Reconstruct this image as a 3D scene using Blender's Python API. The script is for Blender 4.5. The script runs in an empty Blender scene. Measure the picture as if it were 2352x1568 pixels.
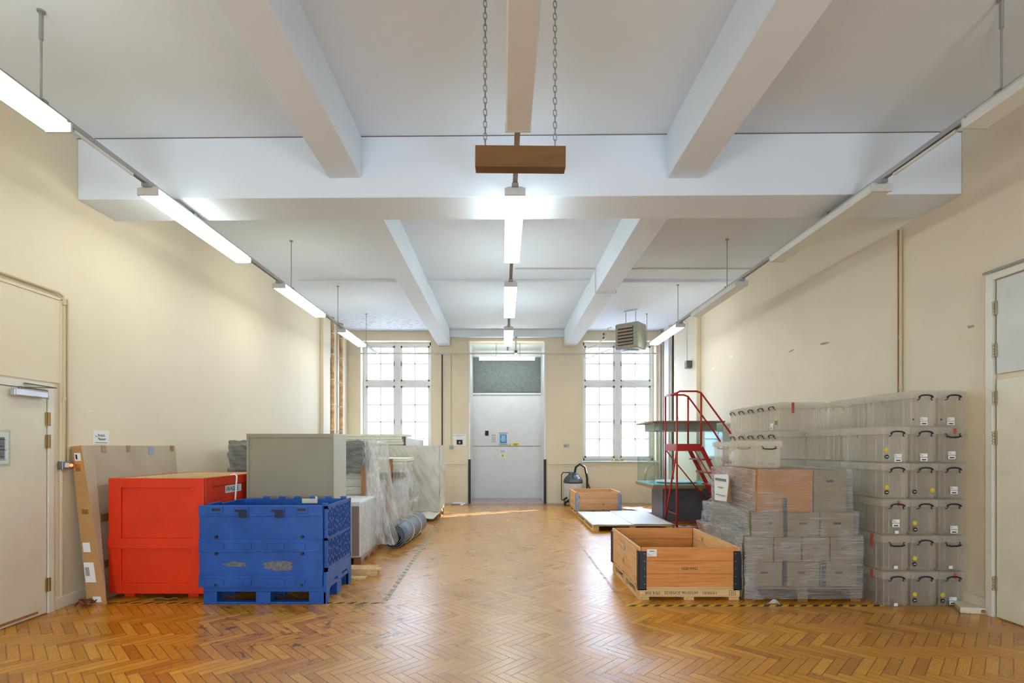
import bpy, bmesh, math, random
from mathutils import Vector, Matrix, noise
R = math.radians
rnd = random.Random(7)
SC = bpy.context.scene
COL = SC.collection
ORG = {}

# ------------------------------------------------------------------ materials
def srgb(r, g, b):
    f = lambda c: (c/255/12.92) if c/255 <= 0.04045 else ((c/255+0.055)/1.055)**2.4
    return (f(r), f(g), f(b), 1.0)

class NT:
    def __init__(s, name):
        s.m = bpy.data.materials.new(name); s.m.use_nodes = True
        s.t = s.m.node_tree; s.t.nodes.clear()
        s.out = s.n('ShaderNodeOutputMaterial')
    def n(s, typ, **kw):
        nd = s.t.nodes.new(typ)
        for k, v in kw.items(): setattr(nd, k, v)
        return nd
    def l(s, a, b): s.t.links.new(a, b)
    def setin(s, sock, v):
        if isinstance(v, bpy.types.NodeSocket): s.l(v, sock)
        else: sock.default_value = v
    def math(s, op, a, b=None, c=None):
        nd = s.n('ShaderNodeMath', operation=op)
        s.setin(nd.inputs[0], a)
        if b is not None: s.setin(nd.inputs[1], b)
        if c is not None: s.setin(nd.inputs[2], c)
        return nd.outputs[0]
    def mix(s, f, a, b, blend='MIX'):
        nd = s.n('ShaderNodeMix', data_type='RGBA', blend_type=blend)
        s.setin(nd.inputs[0], f); s.setin(nd.inputs[6], a); s.setin(nd.inputs[7], b)
        return nd.outputs[2]
    def noise(s, scale, detail=3, vec=None, rough=0.5, sc3=None, dist=0.0):
        if vec is None: vec = s.n('ShaderNodeTexCoord').outputs['Object']
        if sc3 is not None:
            mp = s.n('ShaderNodeMapping'); mp.inputs['Scale'].default_value = sc3
            s.l(vec, mp.inputs[0]); vec = mp.outputs[0]
        nd = s.n('ShaderNodeTexNoise'); nd.inputs['Scale'].default_value = scale
        nd.inputs['Detail'].default_value = detail; nd.inputs['Roughness'].default_value = rough
        nd.inputs['Distortion'].default_value = dist
        s.l(vec, nd.inputs['Vector'])
        return nd.outputs['Fac']
    def ramp(s, v, stops):
        nd = s.n('ShaderNodeValToRGB'); s.l(v, nd.inputs[0])
        e = nd.color_ramp.elements
        while len(e) < len(stops): e.new(0.5)
        for k, (p, c) in enumerate(stops):
            e[k].position = p; e[k].color = c if isinstance(c, tuple) else (c, c, c, 1)
        return nd.outputs[0]
    def bump(s, h, strength=0.2, dist=0.01):
        nd = s.n('ShaderNodeBump'); nd.inputs['Strength'].default_value = strength
        nd.inputs['Distance'].default_value = dist; s.l(h, nd.inputs['Height'])
        return nd.outputs[0]
    def princ(s, col, rough=0.5, metal=0.0, normal=None, **kw):
        p = s.n('ShaderNodeBsdfPrincipled')
        s.setin(p.inputs['Base Color'], col); s.setin(p.inputs['Roughness'], rough)
        p.inputs['Metallic'].default_value = metal
        if normal is not None: s.l(normal, p.inputs['Normal'])
        for k, v in kw.items(): s.setin(p.inputs[k.replace('_', ' ')], v)
        s.l(p.outputs[0], s.out.inputs[0]); return p

MATS = {}
def paint(name, c, rough=0.5, metal=0.0, var=0.06, scale=3.0, bump=0.05, bscale=60, **kw):
    if name in MATS: return MATS[name]
    t = NT(name)
    f = t.noise(scale, 4)
    dark = tuple(x*(1-var*2.2) for x in c[:3]) + (1,)
    lite = tuple(min(1, x*(1+var)) for x in c[:3]) + (1,)
    col = t.mix(t.ramp(f, [(0.3, 0.0), (0.7, 1.0)]), dark, lite)
    nb = t.bump(t.noise(bscale, 2), bump, 0.01) if bump else None
    t.princ(col, rough, metal, nb, **kw)
    MATS[name] = t.m; return t.m

def wood(name, c0, c1, axis=0, rough=0.6, knots=True, scale=1.0, **kw):
    if name in MATS: return MATS[name]
    t = NT(name)
    s3 = [14*scale]*3; s3[axis] = 1.0*scale
    g = t.noise(2.2, 5, sc3=tuple(s3), dist=0.8)
    s4 = [70*scale]*3; s4[axis] = 2.0
    g2 = t.noise(2.0, 2, sc3=tuple(s4))
    f = t.math('ADD', t.math('MULTIPLY', g, 0.75), t.math('MULTIPLY', g2, 0.25))
    col = t.mix(t.ramp(f, [(0.35, 0.0), (0.65, 1.0)]), c0, c1)
    if knots:
        v = t.n('ShaderNodeTexVoronoi'); v.inputs['Scale'].default_value = 3.2
        tc = t.n('ShaderNodeTexCoord'); t.l(tc.outputs['Object'], v.inputs['Vector'])
        k = t.ramp(v.outputs['Distance'], [(0.07, 1.0), (0.13, 0.0)])
        col = t.mix(t.math('MULTIPLY', k, 0.75), col, srgb(80, 42, 20))
    t.princ(col, rough, 0, t.bump(f, 0.15, 0.004), **kw)
    MATS[name] = t.m; return t.m

def emit(name, c, s):
    t = NT(name); e = t.n('ShaderNodeEmission'); e.inputs[0].default_value = c; e.inputs[1].default_value = s
    t.l(e.outputs[0], t.out.inputs[0]); return t.m

def wall_mat(name, c, c_dirty):
    t = NT(name)
    pos = t.n('ShaderNodeNewGeometry').outputs['Position']
    f = t.noise(0.7, 5, vec=pos, rough=0.6)
    col = t.mix(t.ramp(f, [(0.35, 0.0), (0.75, 1.0)]), c, c_dirty)
    s = t.ramp(t.noise(9, 6, vec=pos, rough=0.7), [(0.68, 0.0), (0.76, 1.0)])
    col = t.mix(t.math('MULTIPLY', s, 0.35), col, tuple(x*0.7 for x in c[:3])+(1,))
    t.princ(col, 0.55, 0, t.bump(t.noise(25, 3, vec=pos), 0.06, 0.01))
    return t.m

def ceiling_mat():
    t = NT('ceiling_paint')
    pos = t.n('ShaderNodeNewGeometry').outputs['Position']
    sx = t.n('ShaderNodeSeparateXYZ'); t.l(pos, sx.inputs[0])
    f = t.noise(0.8, 4, vec=pos)
    col = t.mix(f, srgb(221, 229, 238), srgb(233, 240, 248))
    # flaking paint near the far left corner
    def band(v, a, b, w):
        return t.math('MULTIPLY', t.n2(v, a-w, a), t.math('SUBTRACT', 1.0, t.n2(v, b, b+w)))
    def n2(v, a, b):
        nd = t.n('ShaderNodeMapRange'); t.l(v, nd.inputs[0]); nd.inputs[1].default_value = a; nd.inputs[2].default_value = b
        return nd.outputs[0]
    t.n2 = n2
    m = t.math('MULTIPLY', band(sx.outputs[0], -3.6, -2.2, 0.5), band(sx.outputs[1], 12.4, 13.3, 0.7))
    fl = t.ramp(t.noise(9, 5, vec=pos, rough=0.65, sc3=(1, 2.2, 1)), [(0.56, 0.0), (0.60, 1.0)])
    col = t.mix(t.math('MULTIPLY', m, fl), col, srgb(150, 146, 150))
    fl2 = t.ramp(t.noise(2.0, 6, vec=pos, rough=0.75, sc3=(1, 3, 1)), [(0.72, 0.0), (0.75, 1.0)])
    col = t.mix(t.math('MULTIPLY', fl2, 0.35), col, srgb(180, 178, 176))
    t.princ(col, 0.7, 0, t.bump(t.noise(12, 4, vec=pos), 0.05, 0.01))
    return t.m

def floor_mat():
    t = NT('herringbone_parquet')
    W = 0.0686; N = 5
    pos = t.n('ShaderNodeNewGeometry').outputs['Position']
    sx = t.n('ShaderNodeSeparateXYZ'); t.l(pos, sx.inputs[0])
    x, y = sx.outputs[0], sx.outputs[1]
    k = 1/(math.sqrt(2)*W)
    u = t.math('MULTIPLY', t.math('ADD', x, y), k)
    v = t.math('MULTIPLY', t.math('SUBTRACT', x, y), k)
    i = t.math('FLOOR', u); j = t.math('FLOOR', v)
    kk = t.math('FLOORED_MODULO', t.math('SUBTRACT', i, j), 2.0*N)
    hor = t.math('LESS_THAN', kk, N-0.5)
    ver = t.math('SUBTRACT', 1.0, hor)
    i0 = t.math('SUBTRACT', i, kk)
    j0 = t.math('SUBTRACT', j, t.math('SUBTRACT', 2.0*N-1, kk))
    def sel(a, b): return t.math('ADD', t.math('MULTIPLY', hor, a), t.math('MULTIPLY', ver, b))
    ida = sel(i0, i); idb = sel(j, j0)
    along = sel(t.math('SUBTRACT', u, i0), t.math('SUBTRACT', v, j0))
    across = sel(t.math('SUBTRACT', v, j), t.math('SUBTRACT', u, i))
    d1 = t.math('MINIMUM', across, t.math('SUBTRACT', 1.0, across))
    d2 = t.math('MINIMUM', along, t.math('SUBTRACT', float(N), along))
    d = t.math('MINIMUM', d1, d2)
    gap = t.n('ShaderNodeMapRange'); t.l(d, gap.inputs[0]); gap.inputs[1].default_value = 0.01; gap.inputs[2].default_value = 0.075
    gap.inputs[3].default_value = 1.0; gap.inputs[4].default_value = 0.0
    cv = t.n('ShaderNodeCombineXYZ'); t.l(ida, cv.inputs[0]); t.l(idb, cv.inputs[1]); t.l(hor, cv.inputs[2])
    wn = t.n('ShaderNodeTexWhiteNoise', noise_dimensions='3D'); t.l(cv.outputs[0], wn.inputs['Vector'])
    rv = wn.outputs['Value']
    gv = t.n('ShaderNodeCombineXYZ'); t.l(t.math('ADD', t.math('MULTIPLY', along, 0.25), t.math('MULTIPLY', ida, 3.7)), gv.inputs[0])
    t.l(t.math('ADD', t.math('MULTIPLY', across, 3.0), t.math('MULTIPLY', idb, 5.3)), gv.inputs[1])
    grain = t.noise(3.0, 4, vec=gv.outputs[0], rough=0.6)
    base = t.ramp(rv, [(0.0, srgb(186, 118, 20)), (0.3, srgb(210, 142, 26)), (0.65, srgb(222, 150, 36)), (1.0, srgb(234, 168, 56))])
    col = t.mix(t.math('MULTIPLY', t.ramp(grain, [(0.35, 1.0), (0.65, 0.0)]), 0.45), base, srgb(140, 78, 28))
    # pale band down the middle: window glare painted into the boards
    glare = t.n('ShaderNodeMapRange', interpolation_type='SMOOTHSTEP')
    ax = t.math('ABSOLUTE', t.math('ADD', x, t.math('MULTIPLY', t.noise(1.2, 3, vec=pos), 0.5)))
    t.l(ax, glare.inputs[0]); glare.inputs[1].default_value = 0.5; glare.inputs[2].default_value = 1.7
    glare.inputs[3].default_value = 1.0; glare.inputs[4].default_value = 0.0
    col = t.mix(t.math('MULTIPLY', glare.outputs[0], 0.5), col, t.mix(grain, srgb(178, 140, 100), srgb(206, 174, 134)))
    # dark water stains, densest on the left near the blue container
    def mr(v, a, b, inv=False):
        nd = t.n('ShaderNodeMapRange', interpolation_type='SMOOTHSTEP'); t.l(v, nd.inputs[0]); nd.inputs[1].default_value = a; nd.inputs[2].default_value = b
        if inv: nd.inputs[3].default_value = 1.0; nd.inputs[4].default_value = 0.0
        return nd.outputs[0]
    reg = t.math('MULTIPLY', t.math('MULTIPLY', mr(x, -3.2, -2.4), mr(x, -1.0, -0.5, True)), mr(y, 3.3, 3.9))
    reg = t.math('MULTIPLY', reg, mr(y, 5.0, 6.0, True))
    st = t.noise(5.5, 6, vec=pos, rough=0.75, dist=0.6)
    th = t.math('SUBTRACT', st, t.math('ADD', t.math('MULTIPLY', t.math('SUBTRACT', 1.0, reg), 0.12), 0.555))
    stain = mr(th, 0.0, 0.05)
    col = t.mix(t.math('MULTIPLY', stain, 0.7), col, srgb(60, 38, 24))
    # general grime at large scale
    gr = t.noise(1.3, 5, vec=pos, rough=0.65)
    col = t.mix(t.math('MULTIPLY', t.ramp(gr, [(0.45, 0.0), (0.7, 1.0)]), 0.3), col, srgb(140, 92, 48))
    # reddish boards along the far wall
    far = mr(y, 12.95, 13.0)
    col = t.mix(t.math('MULTIPLY', far, 0.7), col, srgb(150, 108, 88))
    col = t.mix(t.math('MULTIPLY', gap.outputs[0], 0.75), col, srgb(56, 32, 14))
    rough = t.math('ADD', t.math('MULTIPLY', t.noise(4, 5, vec=pos, rough=0.7), 0.22), 0.17)
    rough = t.math('ADD', rough, t.math('MULTIPLY', rv, 0.06))
    h = t.math('SUBTRACT', t.math('ADD', t.math('MULTIPLY', rv, 0.35), t.math('MULTIPLY', grain, 0.25)), gap.outputs[0])
    t.princ(col, rough, 0, t.bump(h, 0.22, 0.003), Specular_IOR_Level=0.65, Coat_Weight=0.2, Coat_Roughness=0.25)
    return t.m

def film_mat(name, tint=(0.9, 0.9, 0.9, 1), lo=0.12, hi=0.8, scale=(3, 3, 22), thr=(0.45, 0.7), rough=0.16, bstr=0.8, b1=6, b2=16, tl=0.0):
    t = NT(name)
    tc = t.n('ShaderNodeTexCoord').outputs['Object']
    mp = t.n('ShaderNodeMapping'); mp.inputs['Rotation'].default_value = (R(b1), R(-b1+2), 0); t.l(tc, mp.inputs[0])
    a = t.noise(1.6, 5, vec=mp.outputs[0], sc3=scale, rough=0.6, dist=0.5)
    mp2 = t.n('ShaderNodeMapping'); mp2.inputs['Rotation'].default_value = (R(-b2), R(b2-5), 0); t.l(tc, mp2.inputs[0])
    b = t.noise(2.6, 4, vec=mp2.outputs[0], sc3=scale, rough=0.6, dist=0.4)
    f = t.math('MAXIMUM', a, t.math('MULTIPLY', b, 0.97))
    mod = t.ramp(t.noise(3.0, 4, rough=0.6, dist=0.8), [(0.36, 0.35), (0.62, 1.0)])
    fac = t.math('ADD', t.math('MULTIPLY', t.math('MULTIPLY', t.ramp(f, [(thr[0], 0.0), (thr[1], 1.0)]), mod), hi-lo), lo)
    p = t.n('ShaderNodeBsdfPrincipled'); p.inputs['Base Color'].default_value = tint
    p.inputs['Roughness'].default_value = rough; p.inputs['Specular IOR Level'].default_value = 1.0
    t.l(t.bump(t.math('ADD', a, b), bstr, 0.03), p.inputs['Normal'])
    tr = t.n('ShaderNodeBsdfTransparent'); tr.inputs[0].default_value = (0.97, 0.97, 0.97, 1)
    po = p.outputs[0]
    if tl:
        tn = t.n('ShaderNodeBsdfTranslucent'); tn.inputs[0].default_value = tint
        ms = t.n('ShaderNodeMixShader'); ms.inputs[0].default_value = tl; t.l(po, ms.inputs[1]); t.l(tn.outputs[0], ms.inputs[2]); po = ms.outputs[0]
    mx = t.n('ShaderNodeMixShader'); t.l(fac, mx.inputs[0]); t.l(tr.outputs[0], mx.inputs[1]); t.l(po, mx.inputs[2])
    t.l(mx.outputs[0], t.out.inputs[0]); return t.m

def clear_mat(name, tint, fac, rough=0.3, trans=0.5, spec=0.5):
    t = NT(name)
    p = t.n('ShaderNodeBsdfPrincipled'); p.inputs['Base Color'].default_value = tint
    p.inputs['Roughness'].default_value = rough; p.inputs['Specular IOR Level'].default_value = spec
    tl = t.n('ShaderNodeBsdfTranslucent'); tl.inputs[0].default_value = tint
    m1 = t.n('ShaderNodeMixShader'); m1.inputs[0].default_value = trans; t.l(p.outputs[0], m1.inputs[1]); t.l(tl.outputs[0], m1.inputs[2])
    tr = t.n('ShaderNodeBsdfTransparent'); tr.inputs[0].default_value = (0.98, 0.98, 0.98, 1)
    m2 = t.n('ShaderNodeMixShader'); m2.inputs[0].default_value = fac
    t.l(tr.outputs[0], m2.inputs[1]); t.l(m1.outputs[0], m2.inputs[2]); t.l(m2.outputs[0], t.out.inputs[0]); return t.m

def pane_mat(name, tint, gl=0.08, rough=0.02, haze=0.0):
    t = NT(name)
    tr = t.n('ShaderNodeBsdfTransparent'); tr.inputs[0].default_value = tint
    g = t.n('ShaderNodeBsdfGlossy'); g.inputs['Roughness'].default_value = rough
    fr = t.n('ShaderNodeLayerWeight'); fr.inputs[0].default_value = 0.5
    m = t.n('ShaderNodeMixShader'); t.l(t.math('ADD', t.math('MULTIPLY', t.math('POWER', fr.outputs['Facing'], 4.0), 0.55), gl*.5), m.inputs[0])
    t.l(tr.outputs[0], m.inputs[1]); t.l(g.outputs[0], m.inputs[2])
    o = m.outputs[0]
    if haze:
        df = t.n('ShaderNodeBsdfTranslucent'); df.inputs[0].default_value = (0.9, 0.92, 0.95, 1)
        m3 = t.n('ShaderNodeMixShader'); m3.inputs[0].default_value = haze
        t.l(o, m3.inputs[1]); t.l(df.outputs[0], m3.inputs[2]); o = m3.outputs[0]
    t.l(o, t.out.inputs[0]); return t.m

def hazard_mat(name, axis, c_yel, c_blk, wear, pitch=0.13, alpha_wear=0.3, off=0.0):
    t = NT(name)
    pos = t.n('ShaderNodeNewGeometry').outputs['Position']
    sx = t.n('ShaderNodeSeparateXYZ'); t.l(pos, sx.inputs[0])
    a = t.math('ADD', sx.outputs[0], t.math('MULTIPLY', sx.outputs[1], -1.0 if axis == 0 else 1.0))
    s = t.math('LESS_THAN', t.math('FLOORED_MODULO', t.math('DIVIDE', a, pitch), 1.0), 0.5)
    col = t.mix(s, c_blk, c_yel)
    w = t.ramp(t.noise(18, 5, vec=pos, rough=0.7), [(wear, 0.0), (wear+0.08, 1.0)])
    p = t.n('ShaderNodeBsdfPrincipled'); t.l(col, p.inputs['Base Color']); p.inputs['Roughness'].default_value = 0.5
    tr = t.n('ShaderNodeBsdfTransparent')
    m = t.n('ShaderNodeMixShader'); t.l(t.math('MULTIPLY', w, alpha_wear), m.inputs[0]); t.l(p.outputs[0], m.inputs[1]); t.l(tr.outputs[0], m.inputs[2])
    t.l(m.outputs[0], t.out.inputs[0]); return t.m

# ------------------------------------------------------------------ mesh builder
class MB:
    def __init__(s): s.bm = bmesh.new(); s.mi = 0
    def _f(s, vs):
        try:
            f = s.bm.faces.new(vs); f.material_index = s.mi; return f
        except ValueError: return None
    def hexa(s, p):
        v = [s.bm.verts.new(q) for q in p]
        for a in ((0,3,2,1),(4,5,6,7),(0,1,5,4),(1,2,6,5),(2,3,7,6),(3,0,4,7)): s._f([v[k] for k in a])
        return s
    def box(s, x0, x1, y0, y1, z0, z1, top=None):
        x0, x1 = min(x0, x1), max(x0, x1); y0, y1 = min(y0, y1), max(y0, y1); z0, z1 = min(z0, z1), max(z0, z1)
        t = top or (x0, x1, y0, y1)
        return s.hexa([(x0,y0,z0),(x1,y0,z0),(x1,y1,z0),(x0,y1,z0),(t[0],t[2],z1),(t[1],t[2],z1),(t[1],t[3],z1),(t[0],t[3],z1)])
    def obox(s, c, size, M):
        hx, hy, hz = size[0]/2, size[1]/2, size[2]/2
        c = Vector(c)
        P = [(-hx,-hy,-hz),(hx,-hy,-hz),(hx,hy,-hz),(-hx,hy,-hz),(-hx,-hy,hz),(hx,-hy,hz),(hx,hy,hz),(-hx,hy,hz)]
        return s.hexa([c + M @ Vector(p) for p in P])
    def bar(s, p0, p1, w, h, up=(0,0,1)):
        p0 = Vector(p0); p1 = Vector(p1); d = (p1-p0); L = d.length; d.normalize()
        u = Vector(up)
        if abs(d.dot(u)) > 0.98: u = Vector((0,1,0))
        r = d.cross(u).normalized(); u2 = r.cross(d).normalized()
        M = Matrix((r, d, u2)).transposed()
        return s.obox((p0+p1)/2, (w, L, h), M)
    def tube(s, pts, r, seg=8, closed=False, cap=True):
        pts = [Vector(p) for p in pts]; n = len(pts); rings = []
        prev = None
        for k, p in enumerate(pts):
            if closed: d = pts[(k+1) % n]-pts[k-1]
            elif k == 0: d = pts[1]-pts[0]
            elif k == n-1: d = pts[-1]-pts[-2]
            else: d = (pts[k+1]-p).normalized()+(p-pts[k-1]).normalized()
            d.normalize()
            if prev is None:
                u = Vector((0,0,1)) if abs(d.z) < 0.9 else Vector((1,0,0))
                a = d.cross(u).normalized()
            else: a = (prev - d*prev.dot(d)).normalized()
            prev = a; b = d.cross(a)
            rr = r[k] if isinstance(r, (list, tuple)) else r
            rings.append([s.bm.verts.new(p + (a*math.cos(2*math.pi*q/seg)+b*math.sin(2*math.pi*q/seg))*rr) for q in range(seg)])
        m = n if closed else n-1
        for k in range(m):
            A, B = rings[k], rings[(k+1) % n]
            for q in range(seg): s._f([A[q], A[(q+1) % seg], B[(q+1) % seg], B[q]])
        if cap and not closed:
            s._f(list(reversed(rings[0]))); s._f(rings[-1])
        return s
    def cyl(s, p0, p1, r, seg=16): return s.tube([p0, p1], r, seg)
    def lathe(s, prof, c=(0,0,0), seg=24):
        c = Vector(c); rings = []
        for r, z in prof:
            rings.append([s.bm.verts.new(c+Vector((r*math.cos(2*math.pi*q/seg), r*math.sin(2*math.pi*q/seg), z))) for q in range(seg)])
        for A, B in zip(rings, rings[1:]):
            for q in range(seg): s._f([A[q], A[(q+1) % seg], B[(q+1) % seg], B[q]])
        s._f(list(reversed(rings[0]))); s._f(rings[-1]); return s
    def sheet(s, fn, nu, nv):
        g = [[s.bm.verts.new(fn(a/nu, b/nv)) for b in range(nv+1)] for a in range(nu+1)]
        for a in range(nu):
            for b in range(nv): s._f([g[a][b], g[a+1][b], g[a+1][b+1], g[a][b+1]])
        return s
    def poly(s, pts, d):
        """extrude polygon pts by vector d"""
        d = Vector(d); A = [s.bm.verts.new(p) for p in pts]; B = [s.bm.verts.new(Vector(p)+d) for p in pts]
        s._f(list(reversed(A))); s._f(B); n = len(A)
        for k in range(n): s._f([A[k], A[(k+1) % n], B[(k+1) % n], B[k]])
        return s
    def build(s, name, mats, parent=None, bevel=0, smooth=False, local=False, normals=True, solid=0):
        bm = s.bm
        if normals: bmesh.ops.recalc_face_normals(bm, faces=bm.faces)
        me = bpy.data.meshes.new(name)
        if parent is not None:
            o0 = Vector((0,0,0)) if local else ORG[parent.name]
        elif local: o0 = Vector((0,0,0))
        else:
            xs = [v.co for v in bm.verts]
            mn = Vector([min(v[k] for v in xs) for k in range(3)]); mx = Vector([max(v[k] for v in xs) for k in range(3)])
            o0 = Vector(((mn.x+mx.x)/2, (mn.y+mx.y)/2, mn.z))
        bmesh.ops.translate(bm, verts=bm.verts, vec=-o0)
        bm.to_mesh(me); bm.free()
        for m in (mats if isinstance(mats, (list, tuple)) else [mats]): me.materials.append(m)
        if smooth:
            for p in me.polygons: p.use_smooth = True
        o = bpy.data.objects.new(name, me); COL.objects.link(o)
        if parent is not None:
            o.parent = parent; ORG[o.name] = ORG[parent.name].copy() if not local else Vector((0,0,0))
        else: o.location = o0; ORG[o.name] = o0.copy()
        if solid:
            md = o.modifiers.new('s', 'SOLIDIFY'); md.thickness = solid; md.offset = 0
        if bevel:
            md = o.modifiers.new('b', 'BEVEL'); md.width = bevel; md.segments = 2; md.limit_method = 'ANGLE'; md.angle_limit = R(40)
        return o

def thing(name, label, cat, loc=(0,0,0), rotz=0, group=None):
    o = bpy.data.objects.new(name, None); COL.objects.link(o)
    o.empty_display_size = 0.1
    o.location = loc; o.rotation_euler = (0, 0, rotz); ORG[o.name] = Vector(loc)
    return tag(o, label, cat, group)
def tag(o, label, cat, group=None):
    o['label'] = label; o['category'] = cat
    if group: o['group'] = group
    return o
def struct(o): o['kind'] = 'structure'; return o
def sgroup(name, loc=(0,0,0)):
    o = bpy.data.objects.new(name, None); COL.objects.link(o); o.empty_display_size = 0.1
    o.location = loc; ORG[o.name] = Vector(loc); o['kind'] = 'structure'; return o
def dup(root, loc, rotz=0, label=None, group=None, only=()):
    r = root.copy(); COL.objects.link(r); r.location = loc; r.rotation_euler = (0, 0, rotz); ORG[r.name] = Vector(loc)
    if label: r['label'] = label
    if group: r['group'] = group
    for ch in list(root.children):
        if only and ch.name.split('.')[0] not in only: continue
        c = ch.copy(); COL.objects.link(c); c.parent = r
        for g in list(ch.children):
            d = g.copy(); COL.objects.link(d); d.parent = c
    return r
def text(name, s, size, m, parent, loc, rot, align='LEFT', sx=1.0, depth=0.0006, local=False, spacing=1.0):
    cu = bpy.data.curves.new('t', 'FONT'); cu.body = s; cu.size = size; cu.extrude = depth; cu.align_x = align
    cu.space_character = spacing; cu.resolution_u = 3
    ob = bpy.data.objects.new('t', cu); COL.objects.link(ob)
    dg = bpy.context.evaluated_depsgraph_get(); me = bpy.data.meshes.new_from_object(ob.evaluated_get(dg))
    COL.objects.unlink(ob); bpy.data.objects.remove(ob)
    base = Vector((0,0,0)) if local or parent is None else ORG[parent.name]
    M = Matrix.Translation(Vector(loc)-base) @ rot.to_4x4() @ Matrix.Diagonal((sx, 1, 1, 1))
    me.transform(M); me.materials.clear(); me.materials.append(m)
    o = bpy.data.objects.new(name, me); COL.objects.link(o)
    if parent is not None: o.parent = parent
    return o
ROT_F = Matrix.Rotation(R(90), 3, 'X')                                  # lettering facing the camera (-y)
ROT_L = Matrix.Rotation(R(90), 3, 'Z') @ Matrix.Rotation(R(90), 3, 'X')   # facing +x (on left-hand things)
ROT_R = Matrix.Rotation(R(-90), 3, 'Z') @ Matrix.Rotation(R(90), 3, 'X')  # facing -x (on right-hand things)

# ------------------------------------------------------------------ palette
M_wall = wall_mat('cream_wall_paint', srgb(230, 214, 186), srgb(222, 205, 176))
M_ceil = ceiling_mat()
M_floor = floor_mat()
M_white = paint('white_gloss_paint', srgb(232, 232, 230), 0.35, var=0.03)
M_door = paint('door_paint', srgb(226, 220, 204), 0.35, var=0.03, scale=2)
M_lift = paint('lift_door_paint', srgb(228, 226, 224), 0.4, var=0.02)
M_trim = paint('cream_trim_paint', srgb(226, 214, 188), 0.4, var=0.03)
M_shut = paint('dark_grey_sheet', srgb(112, 116, 112), 0.55, var=0.10, scale=14, bump=0.3, bscale=50)
M_black = paint('black_rubber', srgb(34, 34, 36), 0.55, var=0.1)
M_navy = paint('navy_handle_plastic', srgb(24, 28, 48), 0.35, var=0.05, bump=0)
M_steel = paint('galvanised_steel', srgb(150, 152, 156), 0.4, 0.8, var=0.12, scale=30)
M_track = paint('grey_track', srgb(172, 172, 170), 0.5, 0.3, var=0.06)
M_rod = paint('rod_steel', srgb(164, 164, 160), 0.45, 0.4)
M_lamp = emit('lit_diffuser', (0.81, 0.95, 0.98, 1), 16.0)
M_lampl = emit('lit_diffuser_aged', (0.88, 0.96, 0.90, 1), 7.5)
M_lampoff = paint('unlit_diffuser', srgb(226, 226, 222), 0.4, var=0.02)
M_caps = paint('lamp_housing', srgb(206, 204, 198), 0.45, var=0.03)
M_brownboard = wood('brown_board', srgb(96, 62, 12), srgb(112, 74, 18), 0, 0.5, knots=False)
M_chain = paint('chain_metal', srgb(150, 148, 140), 0.4, 0.7)
M_red = paint('orange_red_paint', srgb(226, 52, 8), 0.45, var=0.05)
M_ply = wood('pale_plywood', srgb(226, 196, 140), srgb(240, 216, 168), 0, knots=False)
def blue_mat():
    t = NT('blue_plastic'); f = t.noise(4, 5, rough=0.7)
    col = t.mix(t.ramp(f, [(0.35, 0.0), (0.7, 1.0)]), srgb(18, 72, 154), srgb(30, 94, 178))
    sc = t.ramp(t.noise(7, 6, rough=0.75, sc3=(1, 1, 3)), [(0.62, 0.0), (0.72, 1.0)])
    col = t.mix(t.math('MULTIPLY', sc, 0.35), col, srgb(84, 96, 116))
    t.princ(col, 0.42, 0, t.bump(f, 0.08, 0.01)); return t.m
M_blue = blue_mat()
M_glue = paint('glue_residue', srgb(112, 114, 120), 0.8, var=0.2, scale=30)
M_cab = paint('olive_grey_steel', srgb(150, 143, 122), 0.45, var=0.02)
M_cabside = M_cab
M_card = paint('cardboard', srgb(186, 142, 88), 0.75, var=0.06, scale=5)
M_cardin = paint('cardboard_back', srgb(204, 176, 136), 0.75, var=0.06, scale=5)
M_tape = paint('parcel_tape', srgb(150, 104, 54), 0.25, var=0.05)
M_paper = paint('white_paper', srgb(236, 236, 234), 0.7, var=0.02)
M_ink = paint('black_ink', srgb(36, 34, 34), 0.7, var=0.0, bump=0)
M_greyink = paint('grey_ink', srgb(116, 116, 124), 0.7, var=0.0, bump=0)
M_cream = paint('cream_foam_board', srgb(232, 226, 206), 0.6, var=0.03, scale=8)
M_whiteb = paint('white_board', srgb(236, 238, 242), 0.5, var=0.02)
M_strip = wood('brown_batten', srgb(150, 98, 60), srgb(176, 120, 76), 2, knots=False)
M_pal = wood('pallet_pine_x', srgb(202, 164, 108), srgb(226, 192, 138), 0, scale=1.2)
M_paly = wood('pallet_pine_y', srgb(202, 164, 108), srgb(226, 192, 138), 1, scale=1.2)
M_old = wood('weathered_pallet_x', srgb(112, 82, 48), srgb(144, 108, 66), 0)
M_coll = wood('collar_pine_x', srgb(196, 122, 56), srgb(222, 152, 82), 0)
M_colly = wood('collar_pine_y', srgb(214, 158, 98), srgb(236, 190, 132), 1)
M_coll2 = wood('pink_pine_x', srgb(206, 150, 100), srgb(226, 176, 126), 0)
M_stencil = paint('stencil_paint', srgb(58, 34, 16), 0.8, var=0.0, bump=0)
M_galv = paint('collar_steel_hinge', srgb(150, 160, 176), 0.45, 0.5, var=0.1, scale=20)
M_hinge = paint('black_hinge_steel', srgb(40, 40, 46), 0.45, 0.3)
M_redtube = paint('red_tube_paint', srgb(176, 36, 30), 0.35, var=0.06)
M_grey = paint('slate_grey_laminate', srgb(96, 100, 112), 0.35, var=0.05)
M_oak = wood('oak_edge', srgb(130, 104, 70), srgb(158, 128, 88), 0, knots=False)
M_teal = paint('teal_baize', srgb(120, 196, 186), 0.7, var=0.04)
M_archive = paint('grey_archive_board', srgb(142, 126, 92), 0.75, var=0.05, scale=6)
M_box = clear_mat('frosted_clear_plastic', (0.97, 0.90, 0.77, 1), 0.19, 0.35, 0.5)
M_rib = clear_mat('frosted_plastic_rib', (0.98, 0.93, 0.82, 1), 0.20, 0.35, 0.5)
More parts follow.
